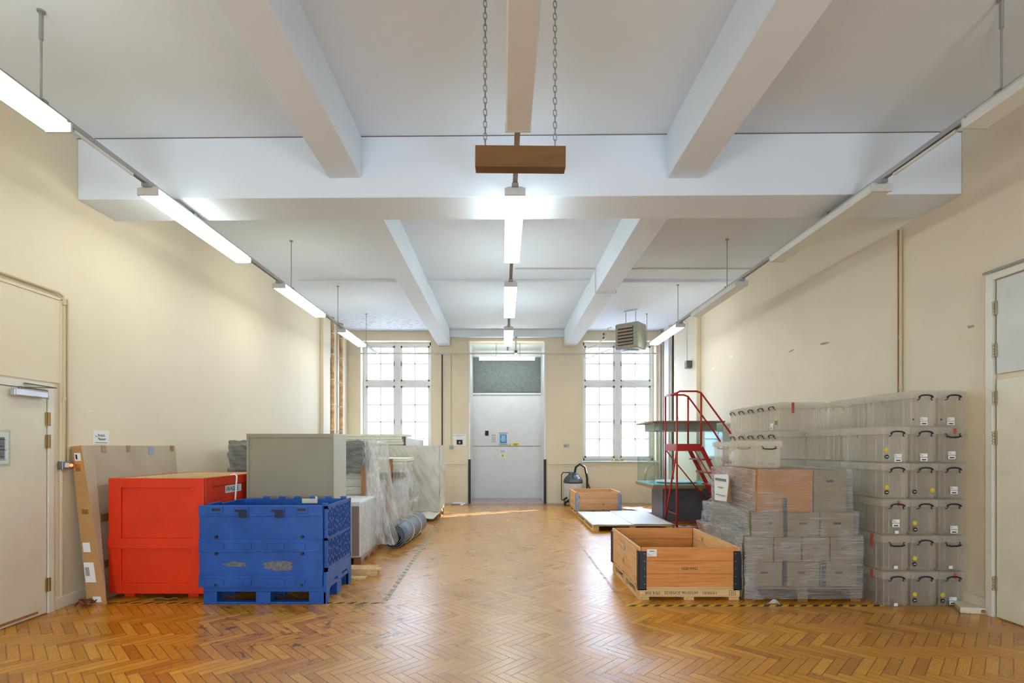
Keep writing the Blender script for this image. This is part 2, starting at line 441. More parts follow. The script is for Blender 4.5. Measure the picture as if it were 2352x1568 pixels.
M_glass = pane_mat('case_glass', (0.93, 0.98, 0.965, 1), 0.05)
M_pane = pane_mat('window_pane', (0.93, 0.95, 0.98, 1), 0.05, haze=0.18)
M_film = film_mat('clear_stretch_film', lo=0.12, hi=0.62, scale=(1.0, 1.0, 56), thr=(0.43, 0.68), bstr=.7, b1=3, b2=11)
M_silver = film_mat('window_bright_film', tint=(0.96, 0.97, 1.0, 1), lo=0.12, hi=0.95, scale=(1.1, 1.1, 64), thr=(0.34, 0.60), rough=0.08, bstr=1.0, b1=-5, b2=-9, tl=.35)  # whiter film copy, window brightness put into its colour
M_drape = film_mat('hanging_film', tint=(0.93, 0.94, 0.96, 1), lo=0.25, hi=0.9, scale=(12, 12, 1.6), thr=(0.38, 0.66), rough=0.10, bstr=1.0, tl=.35)
M_dark = film_mat('crumpled_grey_film', tint=(0.20, 0.20, 0.185, 1), lo=0.8, hi=0.98, scale=(2, 2, 14), thr=(0.4, 0.6), rough=0.18, bstr=1.0)
M_mat = paint('grey_rubber_mat', srgb(112, 122, 136), 0.4, var=0.05)
M_matin = paint('black_foam_back', srgb(26, 26, 28), 0.6, var=0.1)
M_strap = paint('cotton_strap', srgb(220, 206, 176), 0.8)
M_rust = paint('rusty_pipe', srgb(206, 164, 112), 0.6, var=0.22, scale=9)
M_pipe = paint('painted_pipe', srgb(214, 206, 196), 0.4)
M_cond = paint('cream_conduit', srgb(206, 188, 146), 0.4)
M_bluesign = paint('blue_sign', srgb(30, 150, 205), 0.5, var=0.0, bump=0)
M_yellow = paint('yellow_sticker', srgb(240, 212, 40), 0.5, var=0.0, bump=0)
M_redtape = paint('red_fragile_tape', srgb(206, 96, 76), 0.5, var=0.2, scale=60)
M_brick = None

def ext_mat():
    t = NT('pale_brick'); tc = t.n('ShaderNodeTexCoord').outputs['Object']
    mp = t.n('ShaderNodeMapping'); mp.inputs['Rotation'].default_value = (R(90), 0, 0); t.l(tc, mp.inputs[0])
    b = t.n('ShaderNodeTexBrick'); t.l(mp.outputs[0], b.inputs[0])
    b.inputs['Color1'].default_value = srgb(140, 138, 140); b.inputs['Color2'].default_value = srgb(128, 128, 134); b.inputs['Mortar'].default_value = srgb(110, 110, 116)
    b.inputs['Scale'].default_value = 2.2; t.princ(b.outputs[0], 0.8); return t.m

# ------------------------------------------------------------------ room shell
XL, XR, YB, YF = -4.13, 4.35, 13.55, -4.0
ZN, ZF = 4.49, 4.58
struct(MB().box(XL-0.3, XR+0.3, YF-0.3, 15.1, -0.2, 0.0).build('floor', M_floor))
c = MB()
c.hexa([(XL-.3,YF-.3,ZN),(XR+.3,YF-.3,ZN),(XR+.3,5.1,ZN),(XL-.3,5.1,ZN),(XL-.3,YF-.3,5.0),(XR+.3,YF-.3,5.0),(XR+.3,5.1,5.0),(XL-.3,5.1,5.0)])
c.box(XL-.3, XR+.3, 5.1, YB+.4, ZF, 5.0)
struct(c.build('ceiling', M_ceil))
struct(MB().box(XL-.3, XL, YF-.3, YB+.4, 0, ZF).build('wall_left', M_wall))
struct(MB().box(XR, XR+.3, YF-.3, YB+.4, 0, ZF).build('wall_right', M_wall))
# far wall with two windows and the lift recess
WL = (-3.79, -1.92); WR = (2.12, 4.06); WZ = (1.13, 4.32); DX = (-0.88, 1.09); DZ = 4.31
YW = YB+0.4
b = MB()
b.box(XL, WL[0], YB, YW, 0, ZF); b.box(WL[1], DX[0], YB, YW, 0, ZF); b.box(DX[1], WR[0], YB, YW, 0, ZF); b.box(WR[1], XR, YB, YW, 0, ZF)
for w in (WL, WR): b.box(w[0], w[1], YB, YW, 0, WZ[0]); b.box(w[0], w[1], YB, YW, WZ[1], ZF)
b.box(DX[0], DX[1], YB, YW, DZ, ZF)
struct(b.build('wall_back', M_wall))
# lift recess lining
b = MB()
b.box(DX[0]-.15, DX[0], YW, 15.0, 0, DZ); b.box(DX[1], DX[1]+.15, YW, 15.0, 0, DZ)
b.box(DX[0]-.15, DX[1]+.15, YW, 15.0, DZ, DZ+.1)
b.box(DX[0]-0.035, DX[0]+.005, YB-.02, YB+.4, 0.0, DZ); b.box(DX[1]-.005, DX[1]+.035, YB-.02, YB+.4, 0.0, DZ)
struct(b.build('trim_1', M_white))
# unseen wall behind the camera; its two windows are added for fill light
b = MB(); RW_FILL = [(-2.8, -1.2), (1.4, 3.0)]
b.box(XL, -2.8, YF-.3, YF, 0, ZN); b.box(-1.2, 1.4, YF-.3, YF, 0, ZN); b.box(3.0, XR, YF-.3, YF, 0, ZN)
for w in RW_FILL: b.box(w[0], w[1], YF-.3, YF, 0, 0.9); b.box(w[0], w[1], YF-.3, YF, 2.5, ZN)
struct(b.build('wall_front', M_wall))
# cross beam and ceiling joists
b = MB(); zb = 3.90
b.hexa([(XL, 4.95, zb), (XR, 4.84, zb), (XR, 5.345, zb), (XL, 5.43, zb), (XL, 4.95, 4.7), (XR, 4.84, 4.7), (XR, 5.345, 4.7), (XL, 5.43, 4.7)])
struct(b.build('trim_2', M_ceil, bevel=0.008))
struct(MB().box(-1.68, -1.37, YF, 4.95, 4.09, 4.6).build('trim_3', M_ceil, bevel=0.006))
struct(MB().box(1.565, 1.896, YF, 4.9, 4.065, 4.6).build('trim_4', M_ceil, bevel=0.006))
struct(MB().box(-1.72, -1.405, 5.4, YB-.02, 4.17, 4.7).build('trim_5', M_ceil, bevel=0.006))
struct(MB().box(1.60, 1.93, 5.38, YB-.02, 4.17, 4.7).build('trim_6', M_ceil, bevel=0.006))
struct(MB().box(-1.405, 1.60, YB-.14, YB, 4.39, 4.65).build('trim_7', M_ceil, bevel=0.005))
# thin ceiling batten across far bay
b = MB(); b.box(-3.1, 4.2, 9.42, 9.50, ZF-.045, ZF+.01); b.box(-3.8, -3.1, 9.42, 9.46, ZF-.02, ZF+.01)
struct(b.build('trim_8', M_ceil))
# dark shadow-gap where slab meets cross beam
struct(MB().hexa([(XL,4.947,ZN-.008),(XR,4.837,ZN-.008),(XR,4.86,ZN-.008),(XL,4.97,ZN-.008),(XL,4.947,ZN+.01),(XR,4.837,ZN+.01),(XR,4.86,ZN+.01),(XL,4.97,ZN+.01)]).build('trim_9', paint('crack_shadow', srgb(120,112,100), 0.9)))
# pilasters on side walls near far end
struct(MB().box(XL, XL+.08, 11.5, 11.95, 0, ZF).build('trim_10', M_wall, bevel=0.01))
struct(MB().box(XR-.09, XR, 11.25, 12.75, 0, ZF).build('trim_11', M_wall, bevel=0.01))
struct(MB().box(XR-.16, XR-.06, 12.95, 13.3, 0, ZF).build('trim_12', M_white, bevel=0.01))
# dado rails + window boards on far wall
b = MB()
for x0, x1 in ((XL, DX[0]-.1), (DX[1]+.1, XR)):
    b.box(x0, x1, YB-.02, YB, 1.04, 1.07); b.box(x0, x1, YB-.012, YB, 0.99, 1.00)
struct(b.build('trim_13', M_trim))
# skirting boards
struct(MB().box(XL, XL+.022, 4.65, 11.5, 0, .11).build('baseboard_left', M_trim, bevel=.004))
struct(MB().box(XR-.022, XR, 4.58, 11.25, 0, .14).build('baseboard_right', M_trim, bevel=.004))
b = MB(); b.box(XL, DX[0]-.1, YB-.02, YB, 0, .05); b.box(DX[1]+.1, XR, YB-.02, YB, 0, .05)
struct(b.build('baseboard_back', M_trim))

# windows
def window(n, x0, x1, z0, z1, y, zt=3.21):
    g = sgroup('window_%d' % n, ((x0+x1)/2, y, z0))
    f = MB(); fr = .075; xm = (x0+x1)/2
    f.box(x0, x0+fr, y-.05, y+.05, z0, z1); f.box(x1-fr, x1, y-.05, y+.05, z0, z1)
    f.box(x0, x1, y-.05, y+.05, z0, z0+fr); f.box(x0, x1, y-.05, y+.05, z1-.09, z1)
    f.box(xm-.075, xm+.075, y-.062, y+.049, z0+.01, z1-.01); f.box(x0+.01, x1-.01, y-.058, y+.046, zt-.06, zt+.06)
    f.build('window_frame', M_white, g, bevel=.006)
    MB().box(x0-.06, x1+.06, YB-.05, y, z0-.04, z0).build('window_sill', M_white, g, bevel=.006)
    for a, bq in ((x0+fr, xm-.075), (xm+.075, x1-fr)):
        for za, zc, rows in ((z0+fr, zt-.06, 4), (zt+.06, z1-.09, 2)):
            s = MB(); st = .045
            s.box(a, a+st, y-.03, y+.02, za, zc); s.box(bq-st, bq, y-.03, y+.02, za, zc)
            s.box(a, bq, y-.03, y+.02, za, za+st); s.box(a, bq, y-.03, y+.02, zc-st, zc)
            m = (a+bq)/2; s.box(m-.012, m+.012, y-.025, y+.015, za, zc)
            for k in range(1, rows):
                zz = za+st+(zc-za-2*st)*k/rows; s.box(a, bq, y-.025, y+.015, zz-.012, zz+.012)
            so = s.build('casement', M_white, g)
            MB().box(a+.01, bq-.01, y-.004, y+.002, za+.01, zc-.01).build('window_pane', M_pane, so)
            h = MB(); h.box(bq-.03 if a < xm-.1 else a+.01, bq-.01 if a < xm-.1 else a+.03, y-.05, y-.03, (za+zc)/2-.06, (za+zc)/2+.06); h.build('catch', M_steel, so)
    return g
window(1, WL[0], WL[1], WZ[0], WZ[1], 13.85)
window(2, WR[0], WR[1], WZ[0], WZ[1], 13.85)
for n, w in ((3, RW_FILL[0]), (4, RW_FILL[1])):  # windows behind the camera, added to brighten the near room
    g = sgroup('window_%d' % n, ((w[0]+w[1])/2, YF-.15, .9))
    f = MB(); f.box(w[0], w[1], YF-.2, YF-.1, .9, .98); f.box(w[0], w[1], YF-.2, YF-.1, 2.42, 2.5)
    for x in (w[0]+.04, (w[0]+w[1])/2, w[1]-.04): f.box(x-.04, x+.04, YF-.2, YF-.1, .9, 2.5)
    f.box(w[0], w[1], YF-.2, YF-.1, 1.9, 1.96)
    f.build('window_frame', M_white, g)

# lift doors
g = sgroup('door_1', ((DX[0]+DX[1])/2, 14.9, 0))
MB().box(DX[0], DX[1], 14.9, 14.96, 1.525, 3.02).build('upper_leaf', M_lift, g)
MB().box(DX[0], DX[1], 14.89, 14.96, 0.01, 1.515).build('lower_leaf', M_lift, g)
MB().box(DX[0], DX[1], 14.86, 14.96, 3.02, 3.07).build('ledge', M_white, g, bevel=.005)
b = MB(); b.box(DX[0], DX[1], 14.88, 14.96, 3.07, 3.72); b.box(DX[0], DX[1], 14.90, 14.96, 3.72, 4.02); b.box(DX[0], DX[1], 14.89, 14.96, 4.02, 4.12)
b.box(DX[0], DX[1], 14.87, 14.96, 3.10, 3.12)
b.build('shutter_housing', M_shut, g)
MB().box(DX[0], DX[1], 14.90, 15.0, 4.12, 4.31).build('head_panel', M_white, g)
MB().box(DX[0], DX[1], 14.885, 14.96, 1.512, 1.528).build('seam', M_shut, g)
b = MB(); b.box(DX[0], DX[1], YB+.02, 14.89, 0.0, 0.008)
for k in range(30):
    yy = YB+.06+k*.043; b.box(DX[0], DX[1], yy, yy+.012, 0.006, 0.012)
b.build('threshold', paint('threshold_plate', srgb(196, 176, 172), .4, .3), g)
b = MB(); b.box(DX[0]-.05, DX[0]+.012, YB-.035, YB+.10, 0.0, 1.17); b.box(DX[1]-.012, DX[1]+.05, YB-.035, YB+.10, 0.0, 1.17)
b.build('buffer', M_black, g)

# left door with frame and closer
def leaf_left():
    g = sgroup('door_2', (XL, 4.1, 0)); x = XL
    f = MB(); f.box(x, x+.03, 4.60, 4.66, 0, 2.07); f.box(x, x+.03, 3.6, 3.66, 0, 2.07); f.box(x, x+.03, 3.66, 4.60, 2.01, 2.07)
    f.build('door_frame', M_door, g, bevel=.004)
    MB().box(x, x+.022, 3.67, 4.59, 0.01, 2.005).build('door_leaf', paint('left_door_white', srgb(222, 216, 192), .35, var=.03), g, bevel=.003)
    MB().box(x+.022, x+.026, 3.68, 4.50, 0.03, 0.05).build('weather_strip', M_strip, g)
    c = MB(); c.box(x+.024, x+.075, 4.24, 4.55, 1.93, 1.99); co = c.build('door_closer', paint('closer_silver', srgb(196, 196, 200), .3, .6), g, bevel=.008)
    a = MB(); a.bar((x+.06, 4.3, 2.005), (x+.10, 4.60, 2.03), .02, .008); a.bar((x+.10, 4.60, 2.03), (x+.04, 4.36, 2.045), .02, .008)
    a.cyl((x+.06, 4.3, 1.99), (x+.06, 4.3, 2.012), .012); a.build('closer_arm', paint('arm_grey', srgb(116, 104, 86), .4, .5), co)
    for z in (1.75, 1.55, .26):
        h = MB(); h.box(x+.02, x+.034, 4.575, 4.62, z-.06, z+.06); h.cyl((x+.036, 4.597, z-.06), (x+.036, 4.597, z+.06), .008); h.build('hinge', paint('brass_hinge', srgb(150, 124, 72), .4, .5), g)
leaf_left()
# big panel over left door + pipe run
b = MB(); b.box(XL, XL+.012, 2.6, 4.74, 2.09, 2.86); b.box(XL, XL+.02, 4.74, 4.76, 0, 2.87); b.box(XL, XL+.02, 2.6, 4.76, 2.86, 2.88)
struct(b.build('trim_14', M_wall))
# right tall double door
g = sgroup('door_3', (XR, 4.0, 0)); x = XR
f = MB(); f.box(x-.04, x, 4.50, 4.565, 0, 3.03); f.box(x-.038, x, 3.1, 4.50, 2.97, 3.03)
f.build('door_frame', M_door, g, bevel=.004)
MB().box(x-.02, x, 3.1, 4.48, 0.01, 2.09).build('door_leaf', paint('right_door_cream', srgb(232, 226, 202), .35, var=.04), g, bevel=.003)
MB().box(x-.02, x, 3.1, 4.48, 2.14, 2.96).build('upper_panel', paint('right_panel_white', srgb(214, 214, 208), .35, var=.04), g, bevel=.003)
for z in (2.72, 2.35, 1.93, 1.58, .30):
    h = MB(); h.box(x-.03, x-.018, 4.47, 4.51, z-.06, z+.06)
    for k in range(5): h.cyl((x-.035, 4.492, z-.06+k*.025), (x-.035, 4.492, z-.042+k*.025), .009)
    h.build('hinge', paint('worn_hinge', srgb(170, 160, 130), .4, .4), g)
tag(MB().tube([(XR-.05, 4.57, 3.045), (XR-.05, 2.9, 3.045)], .012).build('conduit', M_rod), 'thin grey conduit running along the top of the tall right-hand door frame', 'conduit')

def scar(n, side, y, z, w, h, m, sd):
    x = XR if side > 0 else XL; pts = []
    for k in range(14):
        a = k*2*math.pi/14; r_ = 1+.5*noise.noise(Vector((math.cos(a)*1.5+sd, math.sin(a)*1.5, sd)))
        pts.append((x, y+w*r_*math.cos(a), z+h*r_*math.sin(a)+.25*w*math.cos(a)*(.4 if sd > 3 else -.2)))
    struct(MB().poly(pts, (-side*.002, 0, 0)).build('trim_%d' % n, m))
M_scar = paint('bare_plaster', srgb(238, 236, 230), .8); M_scard = paint('grazed_paint', srgb(168, 150, 124), .8)
scar(20, 1, 10.6, 3.12, .14, .025, M_scar, 1.2); scar(21, 1, 9.75, 3.22, .10, .03, M_scar, 4.2); scar(22, 1, 6.9, 2.9, .10, .012, M_scard, 4.8)
scar(23, 1, 7.7, 2.95, .08, .010, M_scard, 2.1); scar(24, 1, 4.75, 2.62, .04, .012, M_scard, 3.4); scar(25, -1, 5.1, 1.86, .05, .004, M_scar, 2.2)
scar(26, -1, 4.76, 1.19, .02, .018, M_black, 5.5); scar(27, -1, 5.5, 1.83, .05, .003, M_scar, 1.9)
# ------------------------------------------------------------------ outside
ME = ext_mat()
M_extw = paint('pale_window_glass', srgb(150, 165, 195), .2)
t_ = thing('facade', 'pale building facade seen through the two tall windows, with an added unseen wing shaping sunlight', 'building', (0, 21, -1))
b = MB(); b.box(-16, 8, 21, 21.6, -1, 6.5); b.box(8, 15.78, 21, 21.05, -1, 10.8); b.box(16.4, 19, 21, 21.05, -1, 10.8)  # tall thin wing out of view, added to block the sun
b.box(15.78, 16.4, 21, 21.05, -1, 7.0); b.box(15.78, 16.4, 21, 21.05, 8.4, 10.8); b.box(16.0, 16.16, 21, 21.05, 7.0, 8.4)  # slits in the unseen wing shape the sun streaks on the floor
b.build('wall', ME, t_)
for k in range(12):
    xx = -14+k*2.7
    w = MB(); w.box(xx, xx+.9, 20.93, 21.0, 1.6, 3.6); w.box(xx+.2, xx+.7, 20.9, 21.0, 4.4, 6.2)
    w.build('window', M_extw, t_)
b = MB()
for k in range(7):
    xx = -13+k*4.6; b.box(xx, xx+.35, 20.6, 21, -1, 7.6)
b.build('pier', paint('pier_stone', srgb(200, 200, 212), .8), t_)
tag(MB().box(-30, 30, 14.6, 21, -1.3, -1.0).build('yard', paint('yard_concrete', srgb(200, 198, 194), .9)), 'pale concrete yard outside between the windows and the facade', 'ground')['kind'] = 'structure'

# ------------------------------------------------------------------ luminaires and tracks
def luminaire(lit, label, loc, L, group, ml=None):
    t = thing('strip_light', label, 'ceiling light', loc, 0, group)
    h = MB(); h.box(-.070, .070, 0.02, L-.02, .055, .085); h.box(-.012, .012, .1, .2, .085, .095); h.box(-.012, .012, L-.2, L-.1, .085, .095)
    h.build('housing', M_caps, t, local=True, bevel=.004)
    d = MB()
    d.poly([(-.088, .02, .055), (-.088, .02, .012), (-.078, .02, 0), (.078, .02, 0), (.088, .02, .012), (.088, .02, .055)], (0, L-.04, 0))
    d.build('diffuser', (ml or M_lamp) if lit else M_lampoff, t, local=True)
    for y0 in (0, L-.02):
        MB().box(-.092, .092, y0, y0+.02, -.002, .066).build('end_cap', M_caps, t, local=True, bevel=.003)
    MB().box(-.03, .03, -.03, .03, .066, .095).build('bracket', M_rod, t, local=True)
    return t
LZ = 3.742; TZ = 3.842
tracks = [('left', -3.17), ('centre', .105), ('right', 3.32)]
ends = {'left': [(1.95, 3.65), (4.54, 6.24), (7.2, 8.85), (9.98, 11.45)],
        'centre': [(1.95, 3.64), (4.54, 6.24), (7.13, 8.9), (9.8, 11.4)],
        'right': [(1.9, 3.6), (4.47, 6.2), (7.1, 8.8), (9.55, 11.25)]}
lit = {'left': (1,1,1,1), 'centre': (0,1,1,1), 'right': (0,0,0,1)}
order = ['nearest', 'second', 'third', 'farthest']
for nm, X in tracks:
    for k, (a, bq) in enumerate(ends[nm]):
        xx = X + (0.0 if nm != 'centre' else 0.0)
        luminaire(lit[nm][k], '%s strip light on the %s ceiling track, %s' % (order[k], nm, 'glowing white' if lit[nm][k] else 'switched off with a pale diffuser'), (xx, a, LZ), bq-a, 'strip lights along the %s track' % nm, M_lamp if nm == 'centre' else M_lampl)
    tr = thing('lighting_track', 'long grey steel lighting track hung along the %s of the room' % nm, 'lighting track', (X, 0, TZ))
    yend = {'left': 12.9, 'centre': 12.4, 'right': 12.2}[nm]
    b = MB(); b.box(X-.021, X+.021, .5, yend, TZ, TZ+.03); b.box(X-.021, X-.016, .5, yend, TZ-.008, TZ); b.box(X+.016, X+.021, .5, yend, TZ-.008, TZ)
    b.build('channel', M_track, tr)
    rods = {'left': (3.5, 5.2, 7.63, 9.78, 11.8), 'centre': (5.2, 11.6), 'right': (3.4, 5.2, 7.57, 9.7, 11.8)}[nm]
    for y in rods:
        zt = ZN if y < 4.9 else (3.90 if y < 5.3 else ZF)
        r = MB(); r.cyl((X, y, TZ+.03), (X, y, zt), .007, 8); r.cyl((X, y, zt-.012), (X, y, zt), .025, 10)
        if zt == ZN: r.cyl((X, y, zt-.20), (X, y, zt-.03), .013, 8)
        r.box(X-.035, X+.035, y-.02, y+.02, TZ+.028, TZ+.034); r.box(X-.035, X-.03, y-.02, y+.02, TZ-.01, TZ+.03); r.box(X+.03, X+.035, y-.02, y+.02, TZ-.01, TZ+.03)
        r.build('hanger_rod', M_rod, tr)
    for y0, y1 in ((3.75, 4.35),) if nm != 'centre' else ():
        MB().box(X+.0, X+.02, y0, y1, TZ-.03, TZ-.01).build('cover_strip', M_white, tr)

# recess strip lamp and camera over lift
t = thing('strip_light', 'glowing horizontal strip light hung across the lift recess above the grey shutter', 'ceiling light', (.11, 13.85, 3.85))
d = MB(); d.poly([(-.65, 13.80, 3.86), (-.65, 13.80, 3.90), (-.65, 13.83, 3.93), (-.65, 13.90, 3.93), (-.65, 13.90, 3.86)], (1.5, 0, 0)); d.build('diffuser', M_lamp, t)
d = MB(); d.box(-.6, .8, 13.82, 13.89, 3.93, 3.96); d.build('housing', M_caps, t)
for x in (-.19, .45): MB().cyl((x, 13.86, 3.95), (x, 13.86, DZ), .008, 8).build('hanger_rod', M_rod, t)
t = thing('security_camera', 'round white security camera mounted on the wall pipe above the lift opening', 'camera', (.33, YB-.2, 3.9))
MB().cyl((.33, YB-.24, 3.99), (.33, YB-.12, 3.99), .055, 18).build('body', M_pipe, t)
MB().cyl((.33, YB-.247, 3.99), (.33, YB-.24, 3.99), .028, 14).build('lens', M_black, t)
b = MB(); b.box(.31, .35, YB-.2, YB-.16, 3.99, 4.36); b.box(.29, .37, YB-.2, YB-.139, 4.34, 4.39); b.build('bracket', M_pipe, t)

# pipes ---------------------------------------------------------------
tag(MB().tube([(XL+.01, YB-.10, 3.96), (XR-.03, YB-.10, 3.96)], .022, 10).build('pipe', M_pipe), 'long white pipe crossing the far wall in front of both windows', 'pipe')
t = thing('pipe_riser', 'pair of rusty vertical pipes in the far left corner beside the pilaster', 'pipe', (XL+.1, 12.3, 0))
MB().cyl((XL+.06, 12.15, 0), (XL+.06, 12.15, ZF), .05, 12).build('pipe', M_rust, t)
MB().cyl((XL+.08, 12.75, 0), (XL+.08, 12.75, ZF), .05, 12).build('pipe', M_rust, t)
MB().cyl((XL+.05, 12.02, 3.6), (XL+.05, 12.02, ZF), .02, 10).build('pipe', M_pipe, t)
for yy in (12.15, 12.75):
    for z in (1.9, 2.5, 3.1, 3.7, 4.2):
        k = MB(); k.tube([(XL+.065+.056*math.cos(a*.5236), yy+.056*math.sin(a*.5236), z) for a in range(12)], .009, 6, closed=True)
        k.build('clip', M_white, t)
t = thing('pipe_riser', 'rust-stained vertical pipe with white pipes in the far right corner', 'pipe', (XR-.1, 13.3, 0))
MB().cyl((XR-.09, 13.42, 0), (XR-.09, 13.42, ZF-.002), .055, 12).build('pipe', M_rust, t)
MB().cyl((4.12, 13.44, 0), (4.12, 13.44, ZF), .02, 10).build('pipe', M_pipe, t)
MB().cyl((XR-.12, 12.85, 0), (XR-.12, 12.85, 4.1), .022, 10).build('pipe', M_pipe, t)
MB().tube([(3.6, YB-.1, 4.2), (4.1, YB-.12, 4.2), (4.18, YB-.2, 4.2), (4.18, YB-.2, 0)], .02, 10).build('pipe', M_pipe, t)
t = thing('conduit', 'pair of cream conduits running down beside the left door to the switch box', 'conduit', (XL, 4.8, 1.3))
MB().tube([(XL+.022, 2.4, 2.925), (XL+.022, 4.71, 2.925), (XL+.022, 4.76, 2.90), (XL+.022, 4.77, 2.84), (XL+.022, 4.77, 1.36)], .012, 8).build('pipe', M_cond, t)
MB().tube([(XL+.018, 4.815, ZN-1.6), (XL+.018, 4.815, 1.36)], .009, 8).build('pipe', M_cond, t)
for z in (2.84, 1.95): MB().cyl((XL+.022, 4.77, z-.015), (XL+.022, 4.77, z+.015), .02, 10).build('clip', M_cond, t)
t = thing('switch_box', 'grey metal switch box with a red neon light, left wall by the cardboard carton', 'switch', (XL+.03, 4.8, 1.3))
MB().box(XL, XL+.05, 4.725, 4.84, 1.29, 1.365).build('box', M_steel, t, bevel=.004)
MB().cyl((XL+.05, 4.812, 1.327), (XL+.064, 4.812, 1.327), .013, 12).build('neon_lamp', emit('neon_red', (1, .12, .04, 1), 3), t)
MB().box(XL+.05, XL+.058, 4.75, 4.785, 1.31, 1.35).build('rocker', M_white, t)
t = thing('conduit', 'single painted conduit running down the right wall behind the storage boxes', 'conduit', (XR, 5.56, 1.9))
MB().tube([(XR-.02, 5.56, ZF-.7), (XR-.02, 5.56, 1.2)], .013, 8).build('pipe', M_cond, t)
MB().tube([(XR-.016, 5.60, ZF-.7), (XR-.016, 5.60, 1.2)], .007, 8).build('pipe', M_strip, t)
for z in (2.7, 2.15): MB().cyl((XR-.02, 5.56, z-.012), (XR-.02, 5.56, z+.012), .02, 10).build('clip', M_cond, t)
t = thing('junction_box', 'small dark grey box hanging at the end of a conduit on the far right wall', 'sensor', (XR-.15, 11.6, 3.3))
MB().box(XR-.22, XR-.09, 11.5, 11.64, 3.28, 3.45).build('housing', paint('dark_grey_box', srgb(86, 88, 84), .5), t, bevel=.01)
MB().tube([(3.95, 11.55, 4.36), (4.10, 11.55, 4.36), (4.16, 11.55, 4.30), (4.16, 11.55, 3.45)], .014, 8).build('conduit', M_pipe, t)
tag(MB().tube([(1.3-1.1, 8.8, ZF-.012), (1.585, 8.8, ZF-.012), (1.588, 8.8, 4.155), (1.95, 8.8, 4.155), (1.945, 8.8, ZF-.012), (4.34, 8.8, ZF-.012)], .009, 6).build('conduit', M_pipe), 'thin white conduit crossing the far ceiling and looping under the right beam', 'conduit')
tag(MB().tube([(-1.62, YB-.03, 3.95), (-1.62, YB-.03, 1.55)], .016, 8).build('conduit', paint('black_pipe', srgb(58, 46, 38), .5)), 'black vertical pipe on the far wall right of the left window', 'pipe')
t = thing('socket', 'small socket at the foot of a thin cream conduit between left window and lift', 'socket', (-1.38, YB, 1.45))
MB().tube([(-1.38, YB-.015, 3.94), (-1.38, YB-.015, 1.54)], .009, 6).build('conduit', M_cond, t)
MB().box(-1.43, -1.33, YB-.03, YB, 1.45, 1.54).build('plate', M_steel, t, bevel=.004)
t = thing('switch_plate', 'small grey switch plate on the far wall between lift and right window', 'switch', (1.68, YB, 1.5))
MB().box(1.61, 1.75, YB-.012, YB, 1.49, 1.57).build('plate', M_steel, t, bevel=.003); MB().box(1.625, 1.67, YB-.018, YB-.012, 1.51, 1.55).build('rocker', M_greyink, t)

# notices ---------------------------------------------------------------
def notice(name, label, x0, x1, z0, z1, y, mat=M_paper, body=None):
    t = thing(name, label, 'notice', ((x0+x1)/2, y, z0))
    MB().box(x0, x1, y-.004, y, z0, z1).build('sheet', mat, t)
    if body: body(t, x0, x1, z0, z1, y-.0045)
    return t
def lines(n, m=M_greyink, top=.1, bot=.1, short=False):
    def f(t, x0, x1, z0, z1, y):
        b = MB(); w = x1-x0; h = z1-z0
        for k in range(n):
            z = z1-h*top-(h*(1-top-bot))*k/max(1, n-1); xe = x1-w*(.12+.25*rnd.random())
            b.box(x0+w*.12, xe, y-.001, y+.001, z-.004, z+.004)
        b.build('print', m, t)
    return f
def lpos(y): return y
def board_body(t, x0, x1, z0, z1, y):
    MB().box(x0+.10, x1-.10, y-.002, y, z0+.03, z0+.16).build('picture', M_ink, t)
    MB().lathe([(.001, 0), (.02, .02), (.012, .05), (.001, .06)], ((x0+x1)/2, y-.003, z0+.06), 8).build('emblem', M_cream, t)
    b = MB(); b.box(x0+.06, x1-.02, y-.002, y, z1-.035, z1-.028); b.box(x0+.08, x1-.10, y-.002, y, z1-.055, z1-.05); b.box(x0+.015, x0+.035, y-.002, y, z1-.05, z1-.03); b.build('print', M_greyink, t)
notice('notice_board', 'white notice with a dark picture on the far wall left of the lift', -1.34, -.98, 1.53, 1.84, YB, M_paper, board_body)
YD = 14.89
MB().box(-.53, -.43, YD-.01, YD, 1.83, 1.97).build('call_panel', M_ink, bpy.data.objects['door_1'])
notice('paper_notice', 'plain typed white sheet on the lift door, left of the blue sign', -.37, -.18, 1.60, 1.88, YD, M_paper, lines(9))
def blue_body(t, x0, x1, z0, z1, y):
    b = MB(); cx = (x0+x1)/2
    b.tube([(cx+.065*math.cos(a*.3927), y-.002, z0+.12+.065*math.sin(a*.3927)) for a in range(16)], .006, 6, closed=True)
    for s in (-1, 1): b.box(cx+s*.022-.011, cx+s*.022+.011, y-.003, y, z0+.08, z0+.16)
    b.box(x0+.03, x1-.03, y-.002, y, z1-.05, z1-.04); b.box(x0+.05, x1-.05, y-.002, y, z1-.075, z1-.065)
    b.build('print', M_paper, t)
    MB().box(x0-.012, x1+.012, y+.002, y+.0044, z0-.02, z1+.02).build('border', M_paper, t)
    b = MB(); b.box(x0-.03, x1+.03, y-.001, y+.004, z1+.02, z1+.04); b.box(x0-.03, x1+.03, y-.001, y+.004, z0-.04, z0-.02); b.build('tape', M_tape, t)
notice('safety_sign', 'bright blue distancing sign with shoe prints on the lift door', -.10, .10, 1.60, 1.87, YD, M_bluesign, blue_body)
def tri(cx, z, y, s, t):
    b = MB(); b.poly([(cx-s, y-.002, z), (cx+s, y-.002, z), (cx, y-.002, z+1.7*s)], (0, .002, 0)); o = b.build('warning_triangle', M_yellow, t)
    MB().box(cx-s*.12, cx+s*.12, y-.004, y-.002, z+s*.3, z+s*1.1).build('symbol', M_ink, o)
def y_body(t, x0, x1, z0, z1, y):
    tri(x0-.08, z0, y, .045, t)
    b = MB(); b.box(x0+.02, x1-.02, y-.001, y, z0+.045, z0+.055); b.box(x0+.02, x1-.04, y-.001, y, z0+.02, z0+.03); b.build('print', M_ink, t)
